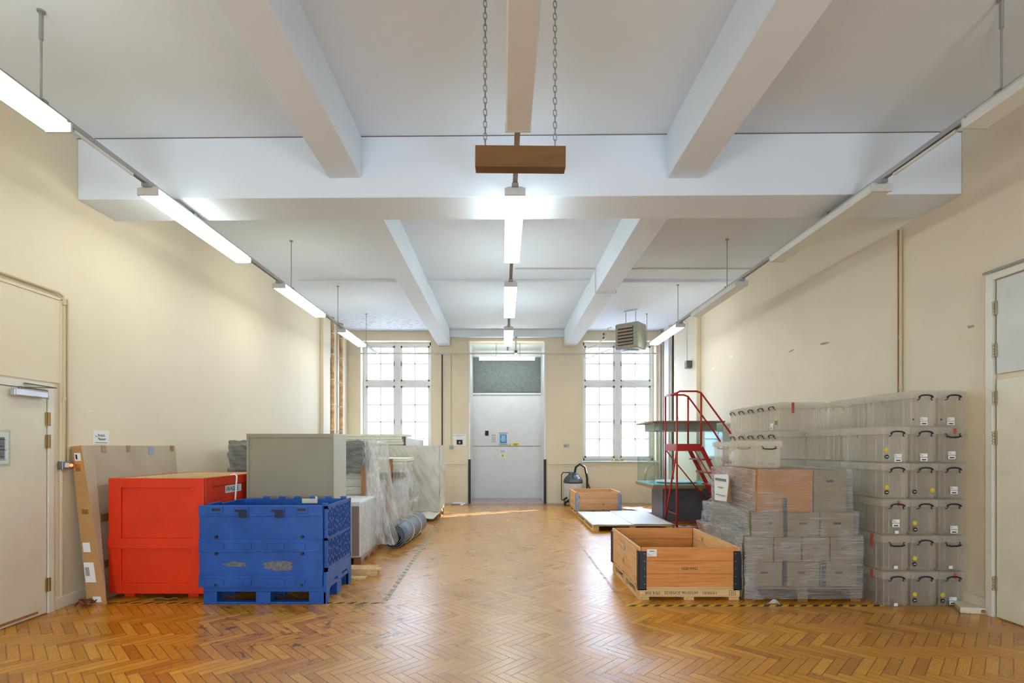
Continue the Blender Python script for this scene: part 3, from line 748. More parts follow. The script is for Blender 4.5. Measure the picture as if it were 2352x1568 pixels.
notice('warning_sticker', 'small yellow warning strip with triangle on the lift door seam', .27, .45, 1.535, 1.61, YD, M_yellow, y_body)
def w_body(t, x0, x1, z0, z1, y):
    tri((x0+x1)/2, z0+.04, y, .055, t); lines(3, top=.15, bot=.65)(t, x0, x1, z0, z1, y)
notice('warning_notice', 'white sheet with a yellow warning triangle on the lower lift door', -.12, .09, 1.17, 1.44, YD, M_paper, w_body)
# museum sheet on left wall
t = thing('paper_sign', 'white paper sign reading The British Museum taped on the left wall', 'sign', (XL, 5.24, 1.53))
MB().box(XL, XL+.003, 5.14, 5.34, 1.53, 1.67).build('sheet', M_paper, t)
text('lettering', 'The', .022, M_greyink, t, (XL+.0035, 5.155, 1.60), ROT_L)
text('lettering', 'British', .040, M_ink, t, (XL+.0035, 5.195, 1.605), ROT_L, sx=.85)
text('lettering', 'Museum', .040, M_ink, t, (XL+.0035, 5.195, 1.568), ROT_L, sx=.75)
MB().box(XL+.003, XL+.004, 5.16, 5.32, 1.540, 1.547).build('print', M_greyink, t)
t = thing('door_notice', 'clear plastic wallet holding a printed notice on the left door', 'notice', (XL+.03, 4.1, 1.35))
MB().box(XL+.022, XL+.026, 4.0, 4.25, 1.34, 1.64).build('wallet', M_glass, t)
MB().box(XL+.023, XL+.025, 4.01, 4.235, 1.36, 1.62).build('sheet', M_paper, t)
b = MB()
for k in range(7): b.box(XL+.0255, XL+.0265, 4.03, 4.21-.02*(k % 3), 1.39+k*.028, 1.395+k*.028)
b.box(XL+.0255, XL+.0265, 4.15, 4.2, 1.4, 1.58); b.build('print', M_greyink, t)

# ------------------------------------------------------------------ hanging board
t = thing('hanging_board', 'plain brown wooden board hanging from the ceiling on two chains', 'board', (.096, 2.9, 3.0))
M_ = Matrix.Rotation(R(-0.6), 3, 'Y').inverted()
MB().obox((.097, 2.92, 3.143), (.512, .075, .120), Matrix.Rotation(R(.5), 3, 'Y')).build('board', M_brownboard, t, bevel=.002)
for x, z0 in ((-.104, 3.205), (.296, 3.201)):
    c = MB(); z = z0+.018; k = 0
    c.tube([(x+.011*math.cos(a*.785), 2.92, z0+.008+.011*math.sin(a*.785)) for a in range(8)], .0025, 5, closed=True)
    while z < ZN:
        pts = []
        for a in range(10):
            an = a*2*math.pi/10; rx = .0095*math.cos(an); rz = .0135*math.sin(an)+(.0075 if math.sin(an) > 0 else -.0075)
            pts.append((x+(rx if k % 2 else 0.25*rx), 2.92+(0.25*rx if k % 2 else rx), z+.018+rz))
        c.tube(pts, .0026, 5, closed=True); z += .0345; k += 1
    c.build('chain', M_chain, t, smooth=True)

# ------------------------------------------------------------------ heater
t = thing('fan_heater', 'boxy grey louvred unit heater hung from the ceiling before the right window', 'heater', (2.95, 11.15, 3.68), R(-39))
ORG[t.name] = Vector((0,0,0))
# local: front face along -x from corner at origin, facing -y
b = MB(); D = .45; Wd = .56; H = .58
b.box(-Wd, 0, 0, D, 0, H); body = b.build('casing', paint('heater_grey', srgb(150, 150, 132), .45, var=.1, scale=12), t, local=True, bevel=.035)
b = MB(); b.box(-Wd+.07, -.12, -.004, .0, .08, H-.08); b.build('grille_opening', paint('grille_dark', srgb(60, 56, 50), .7), t, local=True)
for k in range(6):
    z = .11+k*.072
    MB().obox((-Wd/2-.025, -.02, z+.01), (Wd-.20, .008, .052), Matrix.Rotation(R(-35), 3, 'X')).build('louvre', paint('louvre_tan', srgb(172, 150, 130), .5), t, local=True)
b = MB(); b.lathe([(.19, 0), (.15, -.03), (.08, -.04)], (-Wd/2, D/2, 0), 20); b.build('fan_guard', M_galv, t, local=True)
for x in (-Wd/2-.12, -Wd/2+.12): MB().cyl((x, D/2, H), (x, D/2, ZF-3.68-.02), .008, 8).build('hanger_rod', M_rod, t, local=True)
b = MB(); b.box(-Wd/2-.16, -Wd/2+.16, D/2-.02, D/2+.02, ZF-3.68-.03, ZF-3.68); b.build('ceiling_plate', M_white, t, local=True)
t = thing('heating_pipes', 'thin white pipes with small black valves beside the ceiling heater', 'pipe', (2.4, 12, 3.9))
MB().tube([(2.46, 11.62, 4.22), (2.40, 11.7, 4.22), (2.40, 11.9, 4.05), (2.25, 12.5, 3.98), (2.13, YB-.14, 4.06), (2.13, YB-.14, 3.85)], .014, 8).build('pipe', M_pipe, t)
MB().cyl((2.36, 12.0, 4.04), (2.36, 12.0, 4.18), .012, 8).build('valve_stem', M_steel, t)
for z in (4.06, 4.15): MB().cyl((2.36, 12.0, z-.01), (2.36, 12.0, z+.01), .028, 10).build('valve_handle', M_black, t)
MB().tube([(2.45, 11.6, 3.72), (2.35, 11.7, 3.70), (2.2, YB-.16, 3.82), (2.13, YB-.16, 3.84)], .012, 8).build('pipe', M_pipe, t)

# ------------------------------------------------------------------ left cluster
# leaning carton
t = thing('flat_carton', 'tall brown cardboard carton with white labels leaning on the left wall by the door', 'cardboard box', (-3.9, 5.5, 0))
b = MB(); y0, y1 = 4.86, 6.27
P = [(-3.965, 0), (-3.775, 0), (-4.02, 1.515), (-4.12, 1.505)]   # x,z profile
PB = [(-4.03, 0), (-3.915, 0), (-4.03, 1.515), (-4.125, 1.505)]
secs = [[b.bm.verts.new((p[0], y, p[1])) for p in Q] for y, Q in ((y0, P), (5.025, PB), (y1, PB))]
for A_, B_ in zip(secs, secs[1:]):
    for q in range(4):
        b.mi = 1 if q == 1 else 0; b._f([A_[q], A_[(q+1) % 4], B_[(q+1) % 4], B_[q]])
b.mi = 0; b._f(secs[0][::-1]); b._f(secs[2]); b.build('carton', [M_card, paint('grey_board_face', srgb(186, 168, 142), .7, var=.06)], t, bevel=.003)
def on_edge(u, v):  # u across 0..1, v height 0..1 on narrow face
    xl = P[0][0]+(P[3][0]-P[0][0])*v; xr = P[1][0]+(P[2][0]-P[1][0])*v
    return Vector((xl+(xr-xl)*u, y0, 1.51*v))
def patch(u0, u1, v0, v1, m, name, dy=.002, tt=None):
    q = [on_edge(u0, v0), on_edge(u1, v0), on_edge(u1, v1), on_edge(u0, v1)]
    MB().poly([p+Vector((0, -dy, 0)) for p in q], (0, dy-.0004, 0)).build(name, m, tt or t)
patch(.06, .62, .14, .265, M_paper, 'address_label'); patch(.12, .55, .33, .39, M_paper, 'packing_label'); patch(.35, .75, .015, .05, M_paper, 'small_label'); patch(.25, .8, .905, .955, M_paper, 'top_label')
for k in range(5): patch(.12+k*.045, .14+k*.045, .18, .235, M_ink, 'barcode', .0032)
patch(.35, .5, .915, .945, M_ink, 'arrow_print', .0032)
patch(.3, .75, .57, .60, M_tape, 'stamp', .0015); patch(.2, .62, .84, .885, M_tape, 'stamp', .0015)
def on_face(a, v, off=.002):   # broad face, a along y 0..1
    xb = PB[1][0]+(PB[2][0]-PB[1][0])*v; xa = P[1][0]+(P[2][0]-P[1][0])*v; y = y0+(y1-y0)*a
    f_ = max(0, 1-(y-y0)/(5.025-y0)); return Vector((xb+(xa-xb)*f_+off, y, 1.515*v))
def fpatch(a0, a1, v0, v1, m, name, off=.002):
    q = [on_face(a0, v0, off), on_face(a1, v0, off), on_face(a1, v1, off), on_face(a0, v1, off)]
    MB().poly(q, (-off*.9, 0, 0)).build(name, m, t)
for a in (.18, .42, .93): fpatch(a, a+.04, .955, 1.0, M_tape, 'tape', .0045)
for a0, v0 in ((.13, .5), (.13, .2), (.35, .42)): fpatch(a0, a0+.07, v0, v0+.05, M_tape, 'tape', .0045)
fpatch(.66, .72, .93, .99, M_galv, 'tape_scrap', .0045)
tag(MB().sheet(lambda a, b_: Vector((-3.99+.12*a+.02*math.sin(9*b_), 4.74+.16*b_, .012+.05*abs(math.sin(5*a+3*b_)))), 6, 6).build('paper_scrap', paint('red_brown_scrap', srgb(120, 60, 34), .7), solid=.004), 'crumpled red-brown wrapping scrap on the floor at the carton foot', 'scrap')

# red crate
t = thing('transit_crate', 'large open orange-red painted wooden transit crate with FRAGILE sign', 'crate', (-3.43, 5.7, 0))
x0, x1, y0, y1, z0, z1 = -3.90, -2.96, 5.04, 6.37, .05, 1.19; th = .022
def crate_side(nm, ax, pos, a0, a1, out):
    # panel + frame; ax 'y' = wall facing -y at y=pos
    def bx(m, a, b_, c_, d_, off0, off1):
        o0, o1 = pos+off0*out, pos+off1*out
        if ax == 'y': m.box(a, b_, o0, o1, c_, d_)
        else: m.box(o0, o1, a, b_, c_, d_)
    p = MB(); bx(p, a0, a1, z0, z1, -th-.012, -.02); po = p.build(nm, M_red, t)
    p = MB(); bx(p, a0+.001, a1-.001, z0+.02, z1-.004, -th-.016, -th-.011); p.build('lining', M_ply, po)
    f = MB(); s = .12
    bx(f, a0, a0+s, z0, z1, -.02, 0); bx(f, a1-s, a1, z0, z1, -.02, 0)
    bx(f, a0+s, a1-s, 1.097, z1, -.02, 0); bx(f, a0+s, a1-s, z0, .15, -.02, 0)
    f.build('frame', M_red, po, bevel=.003)
    r = MB(); bx(r, a0-.003, a1+.003, .498, .598, -.02, .012); r.build('rail', M_red, po, bevel=.003)
crate_side('front_panel', 'y', y0, x0, x1, -1); crate_side('back_panel', 'y', y1, x0, x1, 1)
crate_side('side_panel', 'x', x1-.001, y0+.0375, y1-.0375, 1); crate_side('side_panel', 'x', x0+.001, y0+.0375, y1-.0375, -1)
MB().box(x0+.02, x1-.02, y0+.02, y1-.02, z0, z0+.03).build('base', M_ply, t)
b = MB()
for xx in (x0+.1, x1-.2): b.box(xx, xx+.1, y0+.08, y1-.08, 0, z0)
b.build('skid', M_red, t)
for yy in (5.5, 5.95): MB().box(x0+.037, x0+.045, yy, yy+.03, .1, 1.18).build('batten', M_ply, t)
sg = MB().box(x1-.02, x1-.0175, 5.47, 5.80, 1.005, 1.085).build('fragile_label', M_paper, t)
text('lettering', 'FRAGILE', .072, M_ink, sg, (x1-.017, 5.485, 1.02), ROT_L, sx=.95)
sg = MB().box(x1-.02, x1-.0175, 5.155, 5.215, .955, 1.09).build('arrow_label', M_paper, t)
MB().poly([(x1-.0172, 5.18, .97), (x1-.0172, 5.19, .97), (x1-.0172, 5.19, 1.05), (x1-.0172, 5.20, 1.05), (x1-.0172, 5.185, 1.08), (x1-.0172, 5.17, 1.05), (x1-.0172, 5.18, 1.05)], (.0008, 0, 0)).build('arrow', M_ink, sg)
MB().tube([(x1-.05, 5.62, 1.10), (x1-.045, 5.63, 1.192), (x1-.01, 5.64, 1.20), (x1+.012, 5.645, 1.18), (x1+.014, 5.62, 1.02), (x1+.012, 5.60, .8)], .009, 6).build('strap', M_paper, t, smooth=True)

# blue pallet box
t = thing('pallet_box', 'large blue plastic collapsible pallet box with slatted side', 'container', (-2.29, 5.26, 0))
bx0, bx1, by0, by1 = -2.863, -1.687, 4.87, 5.66
b = MB(); zt = .17
# front base with two fork openings
fx = [bx0, -2.734, -2.364, -2.223, -1.857, bx1-.004]
for yy in (by0, by1-.09):
    b.box(bx0, bx1-.005, yy+.002, yy+.088, .117, zt-.001)
    for k in (0, 2, 4): b.box(fx[k], fx[k+1], yy, yy+.09, 0, .117)
    b.box(bx0+.002, bx1-.006, yy+.005, yy+.085, 0.001, .02)
for k in (0, 2, 4): b.box(fx[k], fx[k+1], by0+.09, by1-.09, 0.13, zt); b.box(fx[k], fx[k+1], 5.19, 5.34, 0, .13)
b.box(bx0+.002, bx1-.032, by0+.08, by1-.08, .142, zt-.003)
b.build('base', M_blue, t, bevel=.005)
# side skirt with stepped feet
b = MB(); b.poly([(bx1, by0, .0), (bx1, by0+.09, .0), (bx1, by0+.09, .11), (bx1, by0+.14, .15), (bx1, by0+.24, .19), (bx1, 5.20, .19), (bx1, 5.20, .15), (bx1, 5.34, .15), (bx1, 5.34, .19), (bx1, 5.5, .19), (bx1, 5.57, .12), (bx1, 5.57, 0), (bx1, by1, 0), (bx1, by1, .299), (bx1, by0+.0, .299)], (-.03, 0, 0))
b.build('side_skirt', M_blue, t, bevel=.003)
px0, px1 = -2.896, -1.72
b = MB(); b.box(px0, px1, 4.858, 4.885, .166, .943)
for za, zc in ((.84, .943), (.50, .623), (.166, .278)): b.box(px0, px1, 4.847, 4.86, za, zc)
fp = b.build('front_panel', M_blue, t, bevel=.004)
sc = 1176/1000.0
def X_(px): return (px-1156)/240.7
for za, zc in ((.53, .585), (.19, .245)):
    for a, b2 in ((494, 517), (539, 580), (617, 656), (681, 703)):
        MB().box(X_(a), X_(b2), 4.838, 4.848, za, zc).build('boss', M_blue, fp, bevel=.003)
for a, b2 in ((486, 515), (681, 710)):
    MB().box(X_(a), X_(b2), 4.838, 4.848, .87, .935).build('boss', M_blue, fp, bevel=.003)
    MB().box(X_(a)+.02, X_(b2)-.02, 4.8365, 4.8385, .892, .917).build('hand_slot', M_black, fp)
for a in (543, 626):
    MB().box(X_(a)-.01, X_(a)+.125, 4.838, 4.848, .85, .935).build('boss', M_blue, fp, bevel=.003)
    MB().poly([(X_(a)+.0, 4.8355, .885), (X_(a)+.0, 4.8355, .905), (X_(a)+.115, 4.8355, .905), (X_(a)+.115, 4.8355, .828), (X_(a)+.035, 4.8355, .828), (X_(a)+.035, 4.8355, .885)], (0, .003, 0)).build('latch', paint('latch_dark_blue', srgb(16, 30, 62), .5), fp)
for a in (499, 696):
    for z in (.645, .485, .19): MB().cyl((X_(a), 4.8355, z), (X_(a), 4.8575, z), .014, 14).build('peg_hole', M_black, fp)
b = MB()
def blob(cx, cz, w, h, sd):
    pts = []
    for k in range(22):
        a = k*2*math.pi/22; r_ = 1+.28*noise.noise(Vector((math.cos(a)*1.7+sd, math.sin(a)*1.7, sd)))*2
        pts.append((cx+w*r_*math.cos(a), 4.8555, cz+h*r_*math.sin(a)))
    b.poly(pts, (0, .002, 0))
blob(X_(541), .385, .10, .022, 1.3); b.build('glue_residue', M_glue, fp)
b = MB(); blob(X_(643), .37, .16, .042, 4.1); b.build('glue_residue', M_glue, fp)
MB().box(px0+.02, bx1-.031, by1-.03, by1, .17, .93).build('back_panel', M_blue, t, bevel=.004)
MB().box(px0+.01, px0+.04, by0+.02, by1-.03, .17, .93).build('side_panel', M_blue, t, bevel=.004)
MB().box(px0+.04, px1-.02, by0+.02, by1-.03, .17, .19).build('floor_panel', M_blue, t)
MB().sheet(lambda a, c_: Vector((-1.99+.02-.25+.17*a, by1-.0305-.0, .88+.05*c_*(1 if a < .7 else 1.5))), 4, 2).build('torn_label', M_cream, t, solid=.001)
for k in range(6): xx = px0+.25+k*.17; MB().box(xx, xx+.06, by1-.04, by1-.005, .93, .955).build('lug', M_blue, t, bevel=.003)
MB().box(px0+.01, px0+.05, by0+.1, by0+.3, .93, .95).build('lug', M_blue, t, bevel=.003); MB().box(px1-.02, px1+.03, by0+.02, by0+.06, .93, .96).build('lug', M_blue, t, bevel=.003)
# lattice side
b = MB(); xs0, xs1 = bx1-.030, bx1-.004; ya, yb = by0+.025, by1-.002
b.box(xs0, xs1, ya, yb, .30, .34); b.box(xs0, xs1, ya, yb, .905, .935); b.box(xs0, xs1, ya, ya+.03, .3, .935); b.box(xs0, xs1, yb-.03, yb, .3, .935)
b.box(xs0, xs1, ya, yb, .60, .625)
n = 15; pit = (yb-ya-.04)/n
for k in range(n+1):
    yy = ya+.02+k*pit; b.box(xs0+.004, xs1-.002, yy-.008, yy+.008, .33, .92)
for k in range(n):
    yy = ya+.02+(k+.5)*pit; z = .345+(.045 if k % 2 else 0)
    while z < .9:
        b.box(xs0+.004, xs1-.002, yy-pit/2, yy+pit/2, z, z+.022); z += rnd.choice((.07, .095, .11))
b.build('slatted_panel', M_blue, t)

# grey cabinet
t = thing('metal_cabinet', 'olive-grey steel cabinet standing behind the blue container', 'cabinet', (-2.42, 6.03, 0))
cx0, cx1, cy0, cy1, cz = -2.92, -1.93, 5.80, 6.27, 1.65
b = MB(); b.box(cx0, cx1, cy0+.012, cy1, 0, cz)
b.build('body', paint('pale_grey_steel', srgb(196, 194, 184), .45, var=.02), t, bevel=.003)
b = MB(); b.box(cx0, cx0+.03, cy0, cy0+.012, 0, cz); b.box(cx1-.02, cx1, cy0, cy0+.012, 0, cz); b.box(cx0+.03, cx1-.02, cy0, cy0+.012, cz-.045, cz); b.box(cx0+.03, cx1-.02, cy0, cy0+.012, 0, .05)
b.build('rim', M_cab, t, bevel=.002)
MB().box(cx0+.031, cx1-.021, cy0+.009, cy0+.0125, .05, cz-.046).build('back_panel', M_cab, t)

# displaced film surface helper
def film_sheet(name, fn, nu, nv, m, parent=None, amp=.012, freq=9, sd=0.0):
    b = MB()
    def g(a, c_):
        p = Vector(fn(a, c_))
        q = Vector((p.x*freq, p.y*freq, p.z*freq*.16)) if m is M_drape else Vector((p.x*freq*.45+sd, p.y*freq*.45, p.z*freq))
        d = noise.noise_vector(q)*amp + noise.noise_vector(q*2.7)*amp*.4
        return p+d
    b.sheet(g, nu, nv); return b.build(name, m, parent, smooth=True, normals=True)
def film_shell(parent, x0, x1, y0, y1, z0, z1, m, amp=.01, faces='FLRT', name='stretch_film', sd=0):
    if 'F' in faces: film_sheet(name, lambda a, c_: (x0+(x1-x0)*a, y0, z0+(z1-z0)*c_), 40, 26, m, parent, amp, sd=sd)
    if 'L' in faces: film_sheet(name, lambda a, c_: (x0, y1+(y0-y1)*a, z0+(z1-z0)*c_), 40, 26, m, parent, amp, sd=sd)
    if 'R' in faces: film_sheet(name, lambda a, c_: (x1, y0+(y1-y0)*a, z0+(z1-z0)*c_), 40, 26, m, parent, amp, sd=sd)
    if 'T' in faces: film_sheet(name, lambda a, c_: (x0+(x1-x0)*a, y0+(y1-y0)*c_, z1), 24, 24, m, parent, amp*.5, sd=sd)

def pallet(label, x0, x1, y0, y1, h=.13, mx=None, my=None, cat='pallet', front_stringer=True, n=7, group=None):
    mx = mx or M_pal; my = my or M_paly
    t = thing('wooden_pallet', label, cat, ((x0+x1)/2, (y0+y1)/2, 0), 0, group)
    d = (y1-y0); bw = d/n*.78
    for k in range(n):
        yy = y0+(d-bw)*k/(n-1); MB().box(x0, x1, yy, yy+bw, h-.02, h).build('deck_board', mx, t, bevel=.002)
    for xx in (x0, (x0+x1)/2-.05, x1-.1):
        s = MB(); s.box(xx, xx+.1, y0+.01, y1-.01, h-.04, h-.02); s.build('stringer_board', my, t)
        for yy in (y0, (y0+y1)/2-.07, y1-.14):
            MB().box(xx, xx+.1, yy, yy+.14, .02, h-.04).build('block', my, t, bevel=.002)
        MB().box(xx, xx+.1, y0, y1, 0, .02).build('bottom_board', my, t, bevel=.002)
    return t

# low wrapped stack A
pallet('wooden pallet under the low white wrapped stack behind the blue container', -2.9, -1.78, 6.40, 7.12, .12, M_strip, M_strip, n=5)
t = thing('wrapped_carton', 'low white carton wrapped in clear film, right behind the blue container', 'carton', (-2.35, 6.75, .12))
MB().box(-2.9, -1.79, 6.37, 7.15, .121, .815).build('carton', M_whiteb, t, bevel=.006)
MB().box(-1.885, -1.80, 6.355, 6.37, .14, .76).build('brown_edge', paint('mauve_brown_edge', srgb(150, 124, 118), .6), t)
MB().box(-2.9, -1.90, 6.345, 6.37, .14, .77).build('front_board', paint('grey_white_board', srgb(206, 204, 206), .6, var=.03), t)
film_shell(t, -2.9, -1.775, 6.36, 7.17, .08, .80, M_drape, .012, 'R')
# tall stack B: boards with crumpled film
pallet('wooden pallet under the tall cream board stack', -3.85, -1.88, 7.2, 7.95, .12, M_strip, M_strip, n=5)
for k in range(12):
    z = .121+k*.117; dx = rnd.uniform(-.02, .02)
    tag(MB().box(-3.83+dx, -1.92+dx, 7.22+abs(dx), 7.93, z, z+.113).build('foam_board', M_cream, bevel=.006), 'cream foam board in the tall stack behind the grey cabinet, level %d upward' % (k+1), 'board', 'cream boards of the tall stack')
t = thing('film_wrap', 'crumpled grey and silver plastic film draped round the tall board stack', 'plastic film', (-2.85, 7.5, .2))
film_sheet('grey_film', lambda a, c_: (-3.88+2.0*a, 7.185-.03*math.sin(9*a), 1.12+.47*c_-(.0 if a > .3 else .12)*(1-c_)), 80, 26, M_dark, t, .03, 14)
film_sheet('grey_film', lambda a, c_: (-3.88+2.0*a, 7.19+.8*c_, 1.575), 40, 10, M_dark, t, .02, 12)
film_sheet('lower_film', lambda a, c_: (-3.86+1.95*a, 7.175, .12+1.0*c_), 60, 20, M_film, t, .01, 6)
film_sheet('silver_film', lambda a, c_: (-1.97+.19*a+.26*(1-c_)**1.6*a, 7.14-.05*a+.02*math.sin(20*a), .14+1.46*c_), 24, 44, M_drape, t, .022, 9)
film_sheet('silver_film', lambda a, c_: (-1.79+.25*(1-c_)**1.6, 7.1+.85*a, .12+1.46*c_), 30, 44, M_drape, t, .022, 9)
MB().box(-1.99, -1.92, 7.14, 7.18, .12, 1.21).build('batten', M_strip, t)

# leaning boards D
t = thing('leaning_board', 'brown timber batten leaning upright against the white boards', 'batten', (-2.1, 9.25, 0))
MB().poly([(-2.13, 9.2, 0.0), (-2.06, 9.2, 0.0), (-2.0, 9.2, 1.28), (-2.07, 9.2, 1.28)], (0, .05, 0)).build('batten', M_strip, t)
pallet('wooden pallet under the cream boards behind the rolled mat', -2.9, -1.8, 9.28, 10.1, .12, M_strip, M_strip, n=5)
tag(MB().poly([(-2.05, 9.26, .121), (-1.83, 9.26, .121), (-1.80, 9.26, .93), (-2.03, 9.26, .85)], (0, .5, 0)).build('white_board', M_whiteb, bevel=.004), 'upright white board bundle between the timber batten and plastic film', 'board')
tag(MB().box(-2.45, -2.14, 9.27, 9.8, .121, .90).build('white_board', paint('grey_board', srgb(204, 196, 190), .6), bevel=.004), 'dull grey-white board bundle left of the leaning timber batten', 'board')
tag(MB().box(-2.45, -1.86, 9.30, 10.0, .935, 1.03).build('shelf_panel', paint('dark_panel_gap', srgb(96, 80, 66), .6)), 'dark panel lying across the upright boards under the cream boards', 'board')
for k in range(4):
    z = 1.035+k*.066
    tag(MB().box(-2.5, -1.79+(.02 if k == 3 else -.03*(k % 2)), 9.28, 10.1, z, z+.06).build('foam_board', M_cream, bevel=.004), 'cream board in the short pile by the timber batten, level %d upward' % (k+1), 'board', 'cream boards of the short pile')
t = thing('film_wrap', 'loose clear plastic film bulging round the upright white boards', 'plastic film', (-1.85, 9.2, .1))
film_sheet('film', lambda a, c_: (-2.0+.25*a+.12*math.sin(math.pi*c_)*a, 9.22-.03*a, .12+1.1*c_), 16, 36, M_drape, t, .022, 9)
film_sheet('film', lambda a, c_: (-1.76+.14*math.sin(math.pi*min(1, c_*1.2)), 9.19+.7*a, .12+1.1*c_), 20, 36, M_drape, t, .022, 9)
t2 = film_sheet('film_knot', lambda a, c_: (-1.66+.13*a, 9.17, .55+.10*a*c_-.05*a), 10, 10, M_drape, t, .03, 20)
# tall wrapped panel E
pallet('wooden pallet under the large white wrapped panel', -2.9, -1.33, 10.42, 11.4, .13, M_strip, M_strip, n=6)
t = thing('wrapped_crate', 'large flat-sided white crate wrapped in off-white sheeting before the left window', 'crate', (-2.2, 10.9, .13))
b = MB()
def e_face(a, c_):
    x = -3.0+1.69*a; z = .18+1.35*c_
    return (x, 10.4+.012*noise.noise(Vector((x*6, 0, z*4)))+.008*noise.noise(Vector((x*15+z*9, 2, z*4))), z)
b.sheet(lambda a, c_: Vector(e_face(a, c_)), 90, 60)
b.sheet(lambda a, c_: Vector((-1.31+.022*noise.noise(Vector((a*4, 3, c_*9))), 10.4+1.1*a, .18+1.35*c_)), 24, 50)
b.sheet(lambda a, c_: Vector((-3.0+1.69*a, 10.4+1.1*c_, 1.53)), 10, 10)
b.sheet(lambda a, c_: Vector((-3.0, 10.4+1.1*c_, .18+1.35*a)), 10, 10)
b.build('sheeting', paint('offwhite_sheeting', srgb(214, 212, 200), .45, var=.05, scale=5, bump=.25, bscale=18), t, smooth=True)
MB().box(-2.98, -1.34, 10.44, 11.46, .131, 1.5).build('panel', M_cream, t)
MB().sheet(lambda a, c_: Vector((-1.95+.66*a-.10*c_*a, 10.40-.25*c_, .175-.10*c_+.01*math.sin(12*a))), 20, 8).build('loose_flap', M_cream, t, solid=.003, smooth=True)
for k in range(4):
    z = 1.55+k*.062
    tag(MB().box(-3.9, -2.30+.12*(k == 3)-.02*k, 11.75, 12.5, z, z+.058).build('foam_board', M_cream, bevel=.004), 'cream board lying high below the left window, level %d upward' % (k+1), 'board', 'cream boards under the left window')
tag(MB().box(-3.9, -2.32, 11.78, 12.48, 0, 1.549).build('tall_carton', M_cream, bevel=.006), 'tall cream carton carrying the boards below the left window', 'carton')
tag(MB().poly([(-2.28, 11.8, 0), (-1.98, 11.8, 0), (-1.92, 11.8, 1.66), (-2.26, 11.8, 1.72)], (0, .5, 0)).build('white_board', M_whiteb, bevel=.01), 'white rounded board pack standing right of the cream boards at the left window', 'board')

# rolled mat
t = thing('rolled_mat', 'rolled grey rubber mat with black backing tied with cream straps', 'mat', (-1.56, 8.2, 0))
b = MB(); th = .011
def spiral_pt(s, r0=.10, r1=.178, turns=3.2):
    a = s*turns*2*math.pi; r = r0+(r1-r0)*s; return r*math.cos(a)*.98, r*math.sin(a)
ns = 110; A = Vector((-1.615, 7.50, .181)); B = Vector((-1.515, 8.97, .181))
b.sheet(lambda a, c_: Vector((A.x+(B.x-A.x)*c_+spiral_pt(a)[0], A.y+(B.y-A.y)*c_, .181+spiral_pt(a)[1])), ns, 4)
o = b.build('mat', [M_matin, M_mat], t, smooth=True, normals=False)
md = o.modifiers.new('s', 'SOLIDIFY'); md.thickness = .009; md.offset = 1; md.material_offset = 1; md.material_offset_rim = 1
for y in (7.95, 8.45):
    f = (y-7.5)/1.47; cx = A.x+(B.x-A.x)*f
    k = MB(); k.tube([(cx+.194*math.cos(a*math.pi/12), y+.05*math.sin(a*math.pi/12+.4), .186+.187*math.sin(a*math.pi/12)) for a in range(24)], .007, 6, closed=True)
    k.build('strap', M_strap, t, smooth=True)
k = MB()
for q in range(5): k.tube([(-1.68+.02*q, 7.93, .36), (-1.72+.035*q, 7.90-.03*q, .42+.015*(q % 2)), (-1.76+.05*q, 7.88, .37)], .006, 6)
k.build('knot', M_strap, t, smooth=True)

# loose timber by the blue box
for k, (x0, x1, y, z, h, lab) in enumerate(((-1.72, -1.46, 5.92, 0.0, .06, 'thick timber offcut on the floor behind the blue container'), (-1.72, -1.43, 5.93, .0605, .02, 'thin pale plank resting on the timber offcut'), (-1.70, -1.56, 5.75, 0.0, .022, 'short thin plank nearest the blue container'), (-1.72, -1.50, 6.06, .0, .075, 'rear square timber offcut near the wrapped stack'))):
    tag(MB().box(x0-.17, x1, y, y+.11, z, z+h).build('timber_offcut', M_paly, bevel=.003), lab, 'timber')

# ------------------------------------------------------------------ right cluster: pallet collars
def collar(label, x0, x1, y0, y1, z0, z1, rows, mx, my, mh, cat='crate', dets=True):
    t = thing('pallet_collar_crate', label, cat, ((x0+x1)/2, (y0+y1)/2, z0)); h = (z1-z0)/rows; th = .022
    for k in range(rows):
        a, b2 = z0+k*h, z0+(k+1)*h-.002
        MB().box(x0+.028, x1-.028, y0, y0+th, a, b2).build('front_board', mx, t, bevel=.002)
        MB().box(x0+.028, x1-.028, y1-th, y1, a, b2).build('rear_board', mx, t, bevel=.002)
        MB().box(x0, x0+th, y0+.012, y1-.012, a, b2).build('side_board', my, t, bevel=.002)
        MB().box(x1-th, x1, y0+.012, y1-.012, a, b2).build('side_board', my, t, bevel=.002)
    for sx, X in ((1, x0), (-1, x1)):
        for sy, Y in ((1, y0), (-1, y1)):
            q = MB(); e = .005
            q.box(X+sx*.0, X+sx*.075, Y-sy*e, Y, z0-.03, z1-.035); q.box(X-sx*e, X, Y-sy*e, Y+sy*.06, z0-.03, z1-.035)
            q.cyl((X-sx*.004, Y-sy*.006, z0-.03), (X-sx*.004, Y-sy*.006, z1-.035), .009, 8)
            ho = q.build('hinge', mh, t)
            if dets and sy == 1:
                r = MB()
                for m_ in range(5):
                    zz = z0+.03+m_*(z1-z0-.09)/4; r.cyl((X+sx*.055, Y-sy*.0075, zz), (X+sx*.055, Y-sy*.004, zz), .005, 8)
                r.build('rivet', M_steel, ho)
    return t
p = pallet('new pine pallet stencilled SCIENCE MUSEUM under the big wooden crate', 1.33, 2.31, 5.0, 6.2, .13, M_pal, M_paly, n=7)
fs = MB().box(1.33, 2.31, 4.985, 5.0, .035, .112).build('front_stringer', M_pal, p, bevel=.002)
text('lettering', '800 KGS   SCIENCE MUSEUM   10/05/21', .037, M_stencil, fs, (1.385, 4.984, .062), ROT_F, sx=1.0, spacing=1.12)
